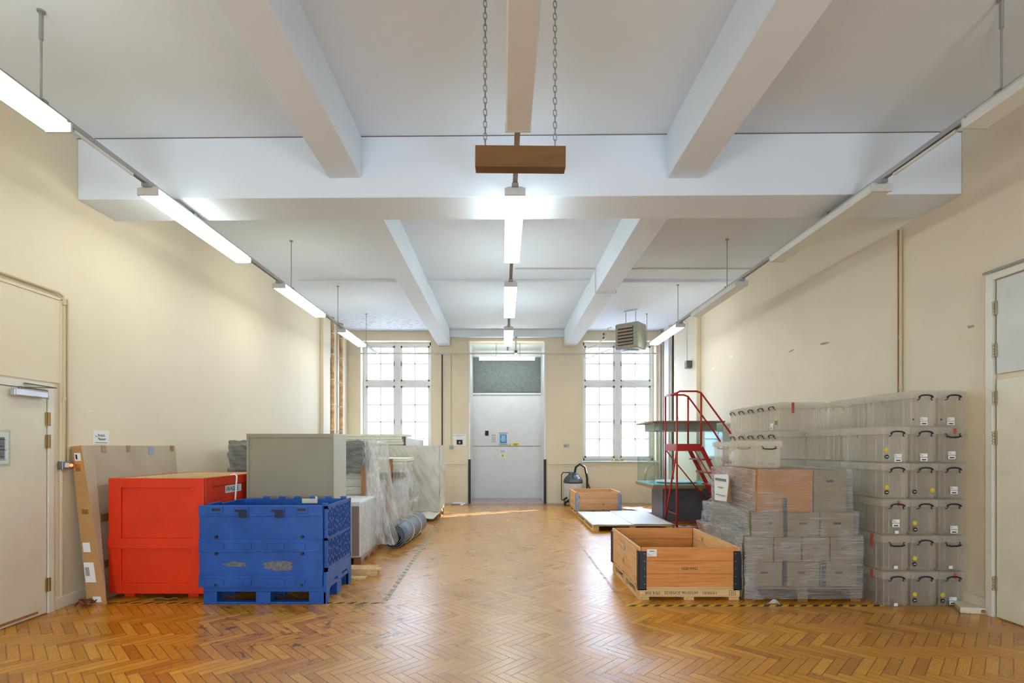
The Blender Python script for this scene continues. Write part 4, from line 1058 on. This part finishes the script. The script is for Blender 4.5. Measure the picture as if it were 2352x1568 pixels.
b = MB(); b.box(2.205, 2.27, 4.9835, 4.985, .055, .058); b.box(2.205, 2.27, 4.9835, 4.985, .098, .101); b.box(2.205, 2.208, 4.9835, 4.985, .055, .1); b.box(2.267, 2.27, 4.9835, 4.985, .055, .1); b.box(2.215, 2.26, 4.9835, 4.985, .07, .074); b.box(2.22, 2.255, 4.9835, 4.985, .083, .087)
b.build('stamp', M_stencil, fs)
cr = collar('big open wooden collar crate with black hinges, nearest on the right side', 1.325, 2.325, 4.99, 6.22, .131, .517, 3, M_coll, M_colly, M_hinge)
text('lettering', '1220 PALL', .036, M_stencil, cr, (1.74, 4.989, .30), ROT_F, sx=1.05)
lb = MB().box(1.405, 1.50, 4.987, 4.99, .43, .50).build('paper_label', M_paper, cr)
b = MB(); b.box(1.43, 1.475, 4.9862, 4.987, .478, .484); b.box(1.412, 1.422, 4.9862, 4.987, .452, .456); b.box(1.412, 1.45, 4.9862, 4.987, .443, .446); b.build('print', M_ink, lb)
MB().box(1.322, 1.3255, 5.55, 5.75, .33, .47).build('plastic_pouch', M_film, cr)
p = pallet('pine pallet under the small far wooden crate', 1.62, 2.58, 11.3, 12.3, .11, M_pal, M_paly, n=6)
collar('small open pine collar crate with steel hinges, beside the vacuum cleaner', 1.60, 2.60, 11.28, 12.3, .111, .50, 3, M_coll2, M_colly, M_galv, dets=False)
# flat pallet with white sheets
p = pallet('long pine pallet lying flat, covered with white sheets', 1.60, 3.0, 9.06, 11.0, .11, M_pal, M_paly, n=9)
for k, (x0, x1, y0, y1, lab) in enumerate(((1.58, 2.32, 9.04, 10.9, 'left white sheet of board covering the flat pallet'), (2.30, 3.05, 9.08, 11.02, 'right white sheet of board covering the flat pallet'))):
    z = .1105+.004*k
    tag(MB().sheet(lambda a, c_: Vector((x0+(x1-x0)*a, y0+(y1-y0)*c_, z+.008+.006*noise.noise(Vector((a*3+k*5, c_*4, 0))))), 16, 20).build('white_sheet', M_whiteb, solid=.005, smooth=True), lab, 'sheet')
tag(MB().sheet(lambda a, c_: Vector((3.12+.40*a+.1*c_, 9.18+.4*c_, .006+.02*math.sin(7*a)**2)), 10, 10).build('white_sheet', M_whiteb, solid=.004, smooth=True), 'white sheet corner lying on the floor under the red steps', 'sheet')
tag(MB().sheet(lambda a, c_: Vector((3.0+.5*a+.12*math.sin(6*c_), 11.55+1.0*c_, .014+.012*math.sin(5*a+4*c_)**2)), 12, 12).build('white_sheet', M_whiteb, solid=.004, smooth=True), 'torn white sheet on the floor left of the display case', 'sheet')

# vacuum
t = thing('vacuum_cleaner', 'tall industrial drum vacuum cleaner with black head and coiled hose by the far wall', 'vacuum cleaner', (1.78, 13.15, 0))
vx, vy = 1.80, 13.15
MB().lathe([(.20, .10), (.225, .12), (.235, .55), (.24, .57)], (vx, vy, 0), 28).build('drum', paint('vac_drum', srgb(214, 212, 210), .3), t, smooth=False)
MB().lathe([(.24, .57), (.25, .60), (.235, .66), (.20, .72), (.13, .78), (.10, .83), (.05, .85)], (vx, vy, 0), 28).build('motor_head', paint('vac_head', srgb(58, 66, 74), .35), t)
MB().box(vx-.12, vx+.12, vy-.255, vy-.235, .61, .665).build('badge', M_greyink, t)
MB().tube([(vx+.04, vy-.02, .84), (vx+.06, vy-.05, .98), (vx+.16, vy-.05, 1.06), (vx+.30, vy-.02, .98), (vx+.36, vy, .70), (vx+.36, vy, .42), (vx+.34, vy-.02, .15)], .028, 10).build('hose', M_black, t, smooth=True)
MB().tube([(vx+.06, vy-.24, .42), (vx+.02, vy-.32, .36), (vx-.10, vy-.36, .2), (vx-.24, vy-.3, .10), (vx-.26, vy-.2, .16), (vx-.18, vy-.2, .22)], .026, 10).build('hose', M_black, t, smooth=True)
MB().tube([(vx-.22, vy, .12), (vx-.30, vy, .14), (vx-.30, vy, .78), (vx-.26, vy, .84), (vx-.06, vy, .84)], .013, 8).build('handle', M_black, t, smooth=True)
for dx, dy in ((-.22, -.15), (.18, -.18), (-.2, .16), (.18, .16)):
    w = MB(); w.cyl((vx+dx-.015, vy+dy, .045), (vx+dx+.015, vy+dy, .045), .045, 14); w.box(vx+dx-.02, vx+dx+.02, vy+dy-.02, vy+dy+.02, .08, .12); w.build('castor', M_black, t)
b = MB(); b.lathe([(.24, .09), (.24, .115)], (vx, vy, 0), 20); b.build('trolley', M_black, t)
tag(MB().tube([(2.2, 13.3, .55), (2.32, 13.4, .3), (2.36, 13.42, .05)], .014, 8).build('vacuum_wand', M_black), 'thin black wand leaning on the far wall behind the vacuum', 'wand')

# display case
t = thing('display_case', 'museum display case with glass hood on a slate-grey plinth', 'display case', (3.6, 10.4, 0))
gx0, gx1, gy0, gy1 = 2.90, 4.22, 9.80, 11.0
MB().box(3.17, 4.2, 10.15, 10.9, 0.0, .70).build('plinth', M_grey, t, bevel=.004)
MB().box(3.2, 4.19, 10.17, 10.88, 0.0, .03).build('kick', M_black, t)
b = MB(); b.box(gx0-.04, gx1+.03, gy0-.04, gy1+.03, .70, .765); b.build('table_top', M_oak, t, bevel=.003)
MB().box(gx0-.02, gx1+.02, gy0-.02, gy1+.02, .765, .775).build('baize', M_teal, t)
g = .010
for nm, bx in (('glass_front', (gx0, gx1, gy0, gy0+g)), ('glass_back', (gx0, gx1, gy1-g, gy1)), ('glass_side', (gx0, gx0+g, gy0+g, gy1-g)), ('glass_side', (gx1-g, gx1, gy0+g, gy1-g))):
    MB().box(*bx, .775, 1.97).build(nm, M_glass, t)
b = MB()
for x, y in ((gx0, gy0), (gx1, gy0), (gx0, gy1), (gx1, gy1)): b.box(x-.003, x+.003, y-.003, y+.003, .775, 1.97)
b.build('glass_edge', paint('glass_edge_green', srgb(110, 150, 140), .2), t)
MB().box(gx0-.03, gx1+.03, gy0-.03, gy1+.03, 1.97, 2.0).build('lid', M_oak, t, bevel=.003)
MB().box(gx0+.12, gx1-.08, gy0+.1, gy1-.1, 1.82, 1.97).build('light_box', paint('light_box_grey', srgb(160, 160, 152), .5), t, bevel=.004)
MB().box(3.72, 3.80, 9.74, 9.765, .66, .72).build('lock', M_strip, t)
tag(MB().lathe([(.02, .776), (.34, .778), (.40, .80), (.41, .815), (.39, .81), (.02, .79)], (3.5, 10.35, 0), 32).build('white_plate', M_whiteb, smooth=True), 'shallow white oval tray lying inside the glass display case', 'tray')
# sill things
for x, m, lab in ((2.94, paint('tan_block', srgb(190, 160, 100), .6), 'small tan block on the right window sill, left one'), (3.10, paint('taupe_block', srgb(170, 150, 120), .6), 'small taupe block on the right window sill, right one')):
    tag(MB().box(x, x+.09, YB-.03, YB+.04, 1.131, 1.185).build('small_block', m, bevel=.004), lab, 'block')

# red mobile steps
t = thing('mobile_steps', 'red tubular steel mobile steps with high handrails before the display case', 'steps', (3.3, 9.4, 0))
sx0, sx1, sy0, sy1, pz = 3.09, 3.52, 9.08, 9.72, 1.545; rr = .017
def rt(pts, nm, r=rr): MB().tube(pts, r, 8).build(nm, M_redtube, t, smooth=True)
b = MB(); b.box(sx0-.01, sx1+.01, sy0-.01, sy0+.012, pz-.12, pz+.01); b.box(sx0-.01, sx1+.01, sy1-.012, sy1+.01, pz-.12, pz+.01); b.box(sx0-.012, sx0+.01, sy0, sy1, pz-.12, pz+.01); b.box(sx1-.01, sx1+.01, sy0, sy1, pz-.12, pz+.01); b.box(sx0, sx1, sy0, sy1, pz-.01, pz)
b.build('platform', M_redtube, t, bevel=.003)
for y in (sy0, sy1):
    rt([(sx0, y, 0.02), (sx0, y, 2.46)], 'leg')
    # handrail: top, then sloping down the stair
    rt([(sx0, y, 2.46), (sx0+.05, y, 2.49), (sx1-.08, y, 2.49), (sx1, y, 2.46), (4.02, y, 1.78), (4.2, y, 1.50), (4.2, y, .95)], 'handrail')
    rt([(sx1, y, pz), (sx1, y, 2.46)], 'post')
    rt([(sx0+.22, y, pz), (sx0+.22, y, 2.48)] if y == sy1 else [(sx0+.01, y, pz+.45), (sx0, y, pz+.5)], 'post')
    b = MB(); b.bar((sx1, y, pz-.05), (4.24, y, .08), .03, .07, up=(0, 0, 1)); b.build('stringer', M_redtube, t)
    rt([(sx1-.12 if y == sy0 else sx0+.05, y, pz-.1), (4.08, y, .30)] if y == sy0 else [(sx0, y, pz-.1), (3.9, y, .45)], 'brace', .012)
for k in range(1, 6):
    f = k/6.0; x = sx1+(4.24-sx1)*f; z = pz-.05-(pz-.13)*f
    MB().box(x-.10, x+.06, sy0, sy1, z, z+.03).build('tread', M_redtube, t, bevel=.003)
rt([(sx0+.0, sy0, pz-.1), (sx0-.02, sy1, .05)], 'brace')
rt([(sx0, sy0, .06), (4.24, sy0, .06)], 'base_rail'); rt([(sx0, sy1, .06), (4.24, sy1, .06)], 'base_rail'); rt([(sx0, sy0, .3), (sx0, sy1, .3)], 'base_rail', .01)
rt([(sx0, sy0, 2.46), (sx0-.01, sy1, 2.46)], 'back_rail')
for x in (sx0, 4.2):
    for y in (sy0, sy1): MB().cyl((x-.012, y, .022), (x+.012, y, .022), .022, 12).build('castor', M_black, t)

# ------------------------------------------------------------------ wrapped archive boxes
px0, px1, py0, py1 = 2.34, 3.47, 4.95, 6.0
pallet('old weathered pallet under the film-wrapped archive boxes', px0, px1, py0, py1, .14, M_old, M_old, n=6)
def abox(x0, x1, y0, y1, z0, z1, m, lab, grp='archive boxes wrapped on the pallet', slot=True, strap=None):
    t = thing('archive_box', lab, 'archive box', ((x0+x1)/2, (y0+y1)/2, z0), 0, grp)
    b = MB(); b.box(x0+.003, x1-.003, y0+.003, y1, z0, z1-.07); b.build('body', m, t, bevel=.003)
    b = MB(); b.box(x0, x1, y0, y1+.001, z1-.07, z1-.002); b.build('lid', m, t, bevel=.003)
    if slot:
        cx = (x0+x1)/2; MB().box(cx-.035, cx+.035, y0+.001, y0+.0035, z1-.115, z1-.095).build('hand_slot', M_black, t)
    return t
cnt = ['left', 'second', 'third', 'right']
ysp = [(4.97, 5.48), (5.485, 5.99)]
def tier(z0, z1, x0, x1, n, yy, nm):
    w = (x1-x0)/n
    for r, (ya, yb2) in enumerate(yy):
        for k in range(n):
            side = (cnt[k] if n == 4 else ['left', 'middle', 'right'][k] if n == 3 else ['left', 'right'][k])
            abox(x0+k*w+.004, x0+(k+1)*w-.004, ya, yb2-.004, z0, z1, M_archive, 'grey archive box on the %s tier, %s %s' % (nm, side, 'in the front row' if r == 0 else 'in the hidden back row'))
tier(.141, .38, 2.36, 3.45, 3, ysp, 'lowest')
tier(.381, .62, 2.36, 3.46, 4, ysp, 'second')
tier(.621, .86, 2.42, 3.42, 3, ysp, 'third')
abox(2.475, 3.03, 4.99, 5.97, .861, 1.28, paint('orange_board', srgb(186, 122, 42), .75), 'large orange-brown wrapped box on the top tier of the pallet', slot=False)
abox(3.04, 3.36, 4.995, 5.97, .861, 1.27, M_archive, 'grey archive box on the top tier beside the brown box')
b = MB()  # dark strips standing in for the shade in the gaps between boxes
for x, z in ((2.74, .145), (3.12, .145), (2.745, .62), (2.74, .86)):
    b.box(x-.018, x+.018, 4.962, 4.966, z, z+(.25 if z < .8 else .14))
for o_ in [b.build('gap_shade_strips', M_black)]:
    tag(o_, 'dark vertical strips painted as shaded gaps between the wrapped archive boxes', 'strap')
    o_.name = 'gap_shade'
t = thing('stretch_wrap', 'clear stretch film wound round the pallet of archive boxes', 'plastic film', (2.9, 5.5, .05))
Z = [.03, .64, .64, .875, .875, 1.285]
XA = [2.335, 2.335, 2.40, 2.40, 2.46, 2.465]; XB = [3.48, 3.485, 3.44, 3.44, 3.385, 3.375]
def prof(c_, arr):
    s = c_*5; k = min(4, int(s)); f = s-k; return arr[k]+(arr[k+1]-arr[k])*f
film_sheet('film_front', lambda a, c_: (prof(c_, XA)+(prof(c_, XB)-prof(c_, XA))*a, 4.945-.01*math.sin(3*a), prof(c_, Z)), 60, 70, M_film, t, .007, 5)
# the film bellies outward on the left side; its whiter copy paints in window brightness
def leftf(a, c_):
    x = prof(c_, XA)-.015; y = 4.945+1.06*a; z = prof(c_, Z)
    if z > .875: z = .875+(z-.875)
    x -= (.06*a*(1 if z < .9 else .3)+.02*math.sin(7*a+4*z)*a)*min(1, max(0, (z-.52)/.1))
    return (x, y, z)
film_sheet('film_side', leftf, 60, 70, M_silver, t, .014, 8)
film_sheet('film_side', lambda a, c_: (prof(c_, XB)+.01, 4.945+1.06*a, prof(c_, Z)), 30, 50, M_film, t, .007, 5)
film_sheet('film_top', lambda a, c_: (2.465+.91*a, 4.945+1.05*c_, 1.288), 24, 24, M_film, t, .004, 5)
film_sheet('film_tail', lambda a, c_: (2.33+.20*a*(1-.5*c_), 4.93-.03*math.sin(3*a), .03+.24*c_*(1-a*.5)), 14, 14, M_silver, t, .02, 12)
t = thing('document_pouch', 'white printed card taped to the silver film of the wrapped pallet', 'card', (2.4, 5.6, .9))
MB().poly([(2.395, 5.36, .92), (2.40, 5.78, .90), (2.385, 5.76, 1.19), (2.38, 5.40, 1.21)], (-.004, 0, 0)).build('card', M_paper, t)
MB().poly([(2.388, 5.36, .92), (2.30, 5.26, .93), (2.375, 5.36, 1.20)], (.004, .0, 0)).build('folded_edge', M_card, t)
b = MB(); b.box(2.375, 2.3785, 5.45, 5.72, 1.13, 1.155); b.box(2.377, 2.3805, 5.52, 5.66, 1.055, 1.062); b.box(2.38, 2.383, 5.48, 5.72, .97, .976); b.build('print', M_greyink, t)

# ------------------------------------------------------------------ clear storage boxes
BW, BL, BH = .254, .60, .338
def shell(m, w0, l0, z0, w1, l1, z1, th=.004):
    # open-top tapered tub
    def ring(w, l, z): return [(-w/2, -l/2, z), (w/2, -l/2, z), (w/2, l/2, z), (-w/2, l/2, z)]
    O0, O1 = ring(w0, l0, z0), ring(w1, l1, z1); I0, I1 = ring(w0-2*th, l0-2*th, z0+th), ring(w1-2*th, l1-2*th, z1)
    V = [[m.bm.verts.new(p) for p in r_] for r_ in (O0, O1, I1, I0)]
    for A_, B_ in zip(V, V[1:]):
        for q in range(4): m._f([A_[q], A_[(q+1) % 4], B_[(q+1) % 4], B_[q]])
    m._f(V[0][::-1]); m._f(V[3])
def storage_box(label, loc, rotz, group, flip=False):
    t = thing('storage_box', label, 'storage box', loc, rotz, group); ORG[t.name] = Vector((0,0,0))
    m = MB(); shell(m, .222, .55, 0.0, .236, .572, BH-.012)
    m.build('tub', M_box, t, local=True)
    m = MB(); w, l = BW/2, BL/2
    # ribbed shoulder under the lid
    for a in (-1, 1):
        m.box(a*w-.002, a*w+.002, -l, l, BH-.075, BH-.014); m.box(-w, w, a*l-.002, a*l+.002, BH-.075, BH-.014)
    for a in (-1, 1):
        m.box(a*w, a*.118, -l, l, BH-.077, BH-.073); m.box(-w, w, a*l, a*.284, BH-.077, BH-.073)
        for k in range(17):
            y = -l+.02+k*(2*l-.04)/16; m.box(a*(w-.001), a*.118, y-.0015, y+.0015, BH-.075, BH-.014)
        for k in range(7):
            x = -w+.02+k*(2*w-.04)/6; m.box(x-.0015, x+.0015, a*(l-.001), a*.286, BH-.075, BH-.014)
    # corner ribs down the tub
    for a in (-1, 1):
        for x in (-.062, .062, -.112, .112): m.box(x-.0025, x+.0025, a*.280, a*.289, .02, BH-.075)
        for y in (-.20, .20): m.box(a*.112, a*.122, y-.0025, y+.0025, .01, BH-.075)
    m.build('shoulder_ribs', M_rib, t, local=True)
    m = MB(); m.box(-w, w, -l, l, BH-.012, BH-.006); m.box(-w+.02, w-.02, -l+.02, l-.02, BH-.006, BH-.001)
    m.build('lid', M_rib, t, local=True, bevel=.002)
    for a in (-1, 1):
        h = MB(); z = BH-.062; yy = a*(l+.006)
        if not flip:
            pts = [(-.070, yy, z-.036), (-.060, yy, z-.030), (-.050, yy+a*.012, z-.006)]
            h.tube([(-.073, a*l, z-.034), (-.058, yy, z-.032), (-.052, yy+a*.012, z-.004)], .0045, 6); h.tube([(.073, a*l, z-.034), (.058, yy, z-.032), (.052, yy+a*.012, z-.004)], .0045, 6)
            h.tube([(-.066, yy+a*.012, z-.010), (-.05, yy+a*.014, z+.004), (-.02, yy+a*.014, z+.011), (.02, yy+a*.014, z+.011), (.05, yy+a*.014, z+.004), (.066, yy+a*.012, z-.010)], .0075, 8)
        else:
            h.tube([(-.075, a*l, z-.010), (-.062, yy, z-.012), (-.060, yy+a*.008, z-.036)], .0045, 6); h.tube([(.075, a*l, z-.010), (.062, yy, z-.012), (.060, yy+a*.008, z-.036)], .0045, 6)
            h.tube([(-.068, yy+a*.008, z-.034), (-.03, yy+a*.010, z-.044), (.03, yy+a*.010, z-.044), (.068, yy+a*.008, z-.034)], .008, 8)
        h.build('handle', M_navy, t, local=True, smooth=True)
    return t
proto = {}
def place_box(label, loc, rotz, group, flip=False):
    if flip not in proto:
        proto[flip] = storage_box(label, loc, rotz, group, flip); return proto[flip]
    return dup(proto[flip], loc, rotz, label, group, ('tub', 'shoulder_ribs', 'lid', 'handle'))
# stickers, shared helper: parts of one box (front end faces local -y)
def sticker(t, kind, x, z, s=.02, y=-.2915):
    if kind == 'label':
        b = MB(); b.box(x-.035, x+.035, y-.0015, y, z+.028, z+.060); b.box(x-.033, x+.035, y-.0015, y, z-.012, z+.022); o = b.build('paper_label', M_paper, t, local=True)
        b = MB(); b.box(x-.02, x+.022, y-.0025, y-.0015, z-.004, z+.006); b.box(x-.032, x-.022, y-.0025, y-.0015, z+.050, z+.054); b.box(x-.032, x-.005, y-.0025, y-.0015, z+.040, z+.043); b.build('print', M_ink, o, local=True)
    elif kind == 'tape':
        MB().box(x-.014, x+.014, -.3045, -.3025, BH-.072, BH-.02).build('warning_tape', M_redtape, t, local=True)
    elif kind == 'white':
        MB().box(x-.018, x+.018, y-.0015, y, z-.014, z+.014).build('small_label', M_paper, t, local=True)
    elif kind == 'dot':
        MB().cyl((x, y, z), (x, y-.002, z), .008, 12).build('round_sticker', M_ink, t, local=True)
    else:
        o = MB().cyl((x, y, z), (x, y-.002, z), s, 18).build('round_sticker', M_yellow if kind == 'yellow' else M_black, t, local=True)
        b = MB()
        if kind == 'yellow': b.tube([(x+.012*math.cos(a*.628), y-.0025, z+.012*math.sin(a*.628)) for a in range(10)], .0012, 4, closed=True)
        else: b.box(x-.010, x+.010, y-.0032, y-.002, z-.003, z+.003)
        b.build('print', M_ink if kind == 'yellow' else M_paper, o, local=True)
def side_tape(t, yy, z0, z1):
    MB().box(-BW/2-.004, -BW/2-.0025, yy-.02, yy+.02, z0, z1).build('warning_tape', M_redtape, t, local=True)
colx = [3.56+BW/2, 3.56+BW/2+.263, 3.56+BW/2+.526]; PIT = .3395
FLIP = {(0, 1), (2, 1), (2, 4)}
ST = {(0,0): [('white', 0, .02), ('tape', .0, 0)][:1], (1,0): [('yellow', -.085, .115), ('black', -.085, .06)], (2,0): [('yellow', -.085, .11), ('black', -.085, .055), ('label', .01, .03)],
      (0,1): [('white', .0, .03), ('tape', -.3, 0)][:1], (1,1): [('yellow', -.085, .115), ('black', -.085, .06)], (2,1): [('white', -.01, .03)],
      (0,2): [('label', .0, .08), ('white', .01, .02)], (1,2): [('yellow', -.085, .105), ('black', -.08, .045)], (2,2): [('label', .02, .02)],
      (0,3): [('yellow', -.085, .10), ('black', -.085, .055), ('tape', .0, 0)][:2], (1,3): [('black', -.085, .06), ('yellow', .08, .075)], (2,3): [('label', .02, .05)],
      (0,4): [('yellow', -.085, .11), ('black', -.085, .05), ('label', .02, .015)], (1,4): [('label', .0, .02)], (2,4): [('label', .0, .04)],
      (1,5): [('dot', -.10, .06), ('label', .0, .02)], (2,5): [('dot', -.10, .06), ('label', -.01, .02)]}
cn = ['left', 'middle', 'right']; ln = ['bottom', 'second', 'third', 'fourth', 'fifth', 'top']
for row in range(2):
    for ci in range(3):
        for L in range(6):
            if ci == 0 and L == 5: continue
            yc = 4.785+BL/2+row*.625
            flip = row == 0 and (ci, L) in FLIP
            where = 'front' if row == 0 else 'rear'
            bxo = place_box('clear lidded box, %s column, %s row of the stack by right door, %s layer' % (cn[ci], where, ln[L]), (colx[ci], yc, L*PIT), 0, 'clear storage boxes by the right door', flip)
            if row == 0:
                for s in ST.get((ci, L), []): sticker(bxo, *s)
                if (ci, L) == (0, 3): pass
                if ci == 0 and L in (0, 1): side_tape(bxo, -.16, BH-.10 if L == 0 else BH-.14, BH-.015)
                if (ci, L) in ((0, 2), (2, 0), (2, 4)): sticker(bxo, 'tape', .02, 0)
# transverse stack against the wall: handles face the room centre
for L in range(6):
    for k in range(5):
        yc = 6.04+.13+k*.262
        dep = ['nearest', 'second', 'third', 'fourth', 'farthest'][k]
        bxo = place_box('sideways clear box behind the wrapped pallet, %s in depth, %s layer' % (dep, ln[L]), (3.25+BL/2+.006, yc, L*PIT), R(-90), 'sideways clear storage boxes on the right', False)
        if k == 0 and L == 5:
            sticker(bxo, 'yellow', .06, .14); sticker(bxo, 'black', .06, .09); sticker(bxo, 'label', -.04, .03)
            MB().box(.127, .129, -.14, -.11, .20, BH-.01).build('warning_tape', M_redtape, bxo, local=True)
# boxes on top of the wrapped pallet
for lab, yc, L_, content in (('clear storage box with flipped handle on top of the wrapped pallet, nearest one', 5.26, .6, 0), ('clear storage box holding white packing on the wrapped pallet, farther one', 5.78, .6, 1)):
    bxo = place_box(lab, (2.605, yc-.0, 1.293), 0, 'storage boxes on the wrapped pallet', True)
    bxo.scale = (1.0, .85, .80)
tag(MB().sheet(lambda a, c_: Vector((2.605+.085*math.cos(a*6.283)*math.sin(c_*3.1416)*(1+.25*noise.noise(Vector((a*5, c_*4, 1)))), 5.66+.11*math.sin(a*6.283)*math.sin(c_*3.1416), 1.39-.085*math.cos(c_*3.1416))), 20, 12).build('white_packing', M_whiteb, smooth=True), 'crumpled white plastic packing inside the clear box on the wrapped pallet', 'packing')
tag(MB().sheet(lambda a, c_: Vector((2.59+.07*math.cos(a*6.283)*math.sin(c_*3.1416)*(1+.4*noise.noise(Vector((a*7, c_*5, 3)))), 5.88+.07*math.sin(a*6.283)*math.sin(c_*3.1416), 1.355-.05*math.cos(c_*3.1416))), 20, 12).build('pink_cloth', paint('mauve_cloth', srgb(170, 140, 148), .8, var=.2, scale=20), smooth=True), 'mauve cloth bundle inside the clear box, behind the white packing', 'cloth')

# ------------------------------------------------------------------ floor marks
HY = hazard_mat('hazard_tape_bright', 0, srgb(214, 170, 40), srgb(44, 34, 26), .60, .115, .6)
HF = hazard_mat('hazard_tape_faded', 1, srgb(204, 188, 150), srgb(146, 132, 108), .48, .15, .85)
tag(MB().box(1.15, 3.6, 4.80, 4.845, .0003, .0015).build('floor_tape', HY), 'yellow and black hazard tape on the floor before the right-hand stacks', 'floor tape')
tag(MB().poly([(-1.175, 4.9, .0003), (-1.125, 4.9, .0003), (-1.27, 10.9, .0003), (-1.32, 10.9, .0003)], (0, 0, .0012)).build('floor_tape', HF), 'worn faded hazard tape running down the floor left of the walkway', 'floor tape')
tag(MB().poly([(1.14, 4.86, .0003), (1.17, 4.86, .0003), (1.24, 12.9, .0003), (1.20, 12.9, .0003)], (0, 0, .0012)).build('floor_tape', hazard_mat('hazard_tape_worn', 1, srgb(206, 190, 160), srgb(150, 130, 110), .40, .15, .95)), 'almost worn-off tape line on the floor right of the walkway', 'floor tape')
tag(MB().box(-3.85, -1.15, 4.88, 4.925, .0003, .0015).build('floor_tape', hazard_mat('hazard_tape_left', 0, srgb(206, 164, 60), srgb(50, 36, 24), .5, .115, .8)), 'scuffed hazard tape on the floor under the red crate and blue container', 'floor tape')
tag(MB().sheet(lambda a, c_: Vector((2.52+.10*a, 4.88-.05*c_, .004+.045*a*c_*(1-a)*4+.02*c_*(1-a))), 8, 6).build('paper_scrap', M_paper, solid=.001), 'torn white paper scrap on the right hazard tape', 'scrap')
t = thing('door_stop', 'white plastic cable box on the floor between skirting and right door', 'cable box', (4.25, 4.66, 0))
MB().poly([(4.12, 4.60, 0), (4.32, 4.56, 0), (4.33, 4.60, 0), (4.33, 4.80, 0), (4.25, 4.82, 0)], (0, 0, .055)).build('casing', M_trim, t, bevel=.01)
MB().cyl((4.29, 4.562, .03), (4.29, 4.55, .03), .016, 12).build('screw', M_strip, t)
for k, (x, y, s_) in enumerate(((-3.05, 5.0, .10), (-2.98, 4.98, .05))): pass
tag(MB().sheet(lambda a, c_: Vector((-3.42+.24*a, 4.97+.05*c_, .006+.03*abs(math.sin(5*a))*(1-c_))), 12, 5).build('paper_scrap', paint('dusty_scrap', srgb(170, 140, 100), .8), solid=.002), 'dusty torn scrap on the floor under the front of the red crate', 'scrap')
tag(MB().tube([(-1.32, 13.2, .03), (-1.2, 13.18, .045), (-1.1, 13.22, .04), (-1.0, 13.15, .03), (-1.08, 13.0, .02)], .03, 8).build('crumpled_paper', M_paper, smooth=True), 'crumpled white paper on the floor beside the far wall left of the lift', 'scrap')
tag(MB().tube([(2.72, 13.2, .03), (2.78, 13.2, .06), (2.84, 13.25, .03)], .035, 8).build('crumpled_paper', M_paper, smooth=True), 'small white crumpled paper on the floor below the right window', 'scrap')

# ------------------------------------------------------------------ light
w = bpy.data.worlds.new('sky'); SC.world = w; w.use_nodes = True
nt = w.node_tree; bg = nt.nodes['Background']
tc = nt.nodes.new('ShaderNodeTexCoord'); sp = nt.nodes.new('ShaderNodeSeparateXYZ'); nt.links.new(tc.outputs['Generated'], sp.inputs[0])
rp = nt.nodes.new('ShaderNodeValToRGB'); nt.links.new(sp.outputs[2], rp.inputs[0])
rp.color_ramp.elements[0].position = 0.0; rp.color_ramp.elements[0].color = (0.76, 0.88, 1.0, 1)
rp.color_ramp.elements[1].position = 0.8; rp.color_ramp.elements[1].color = (0.66, 0.81, 1.0, 1)
nt.links.new(rp.outputs[0], bg.inputs[0]); bg.inputs[1].default_value = 19.0
def portal(x0, x1, z0, z1, y, rot):
    l = bpy.data.lights.new('daylight_portal', 'AREA'); l.shape = 'RECTANGLE'; l.size = x1-x0; l.size_y = z1-z0; l.cycles.is_portal = True
    o = bpy.data.objects.new('daylight_portal', l); COL.objects.link(o); o.location = ((x0+x1)/2, y, (z0+z1)/2); o.rotation_euler = (R(rot), 0, 0)
portal(WL[0], WL[1], WZ[0], WZ[1], 14.0, -90); portal(WR[0], WR[1], WZ[0], WZ[1], 14.0, -90)
for q in RW_FILL: portal(q[0], q[1], .9, 2.5, YF-.32, 90)  # sky light through the added windows behind the camera
sun = bpy.data.lights.new('sun', 'SUN'); sun.energy = 40.0; sun.angle = R(.25); sun.color = (1, .93, .82)
so = bpy.data.objects.new('sun', sun); COL.objects.link(so); so.location = (10, 25, 10)
so.rotation_euler = Vector((-.87, -.5, -.414)).to_track_quat('-Z', 'Y').to_euler()

# ------------------------------------------------------------------ camera
cd = bpy.data.cameras.new('camera'); cd.sensor_width = 36; cd.lens = 1172/2352*36
cd.shift_x = 20/2352; cd.shift_y = 242/2352; cd.clip_start = .05; cd.clip_end = 200
co = bpy.data.objects.new('camera', cd); COL.objects.link(co); co.location = (0, 0, 1.5); co.rotation_euler = (R(90), 0, 0)
SC.camera = co
vs = SC.view_settings; vs.view_transform = 'Standard'; vs.look = 'None'; vs.gamma = 1.0; vs.exposure = 0.98; vs.use_curve_mapping = False
SC.cycles.transparent_max_bounces = 20; SC.cycles.max_bounces = 5; SC.cycles.diffuse_bounces = 3
SC.cycles.glossy_bounces = 2; SC.cycles.caustics_reflective = False; SC.cycles.caustics_refractive = False
SC.cycles.sample_clamp_indirect = 4.0
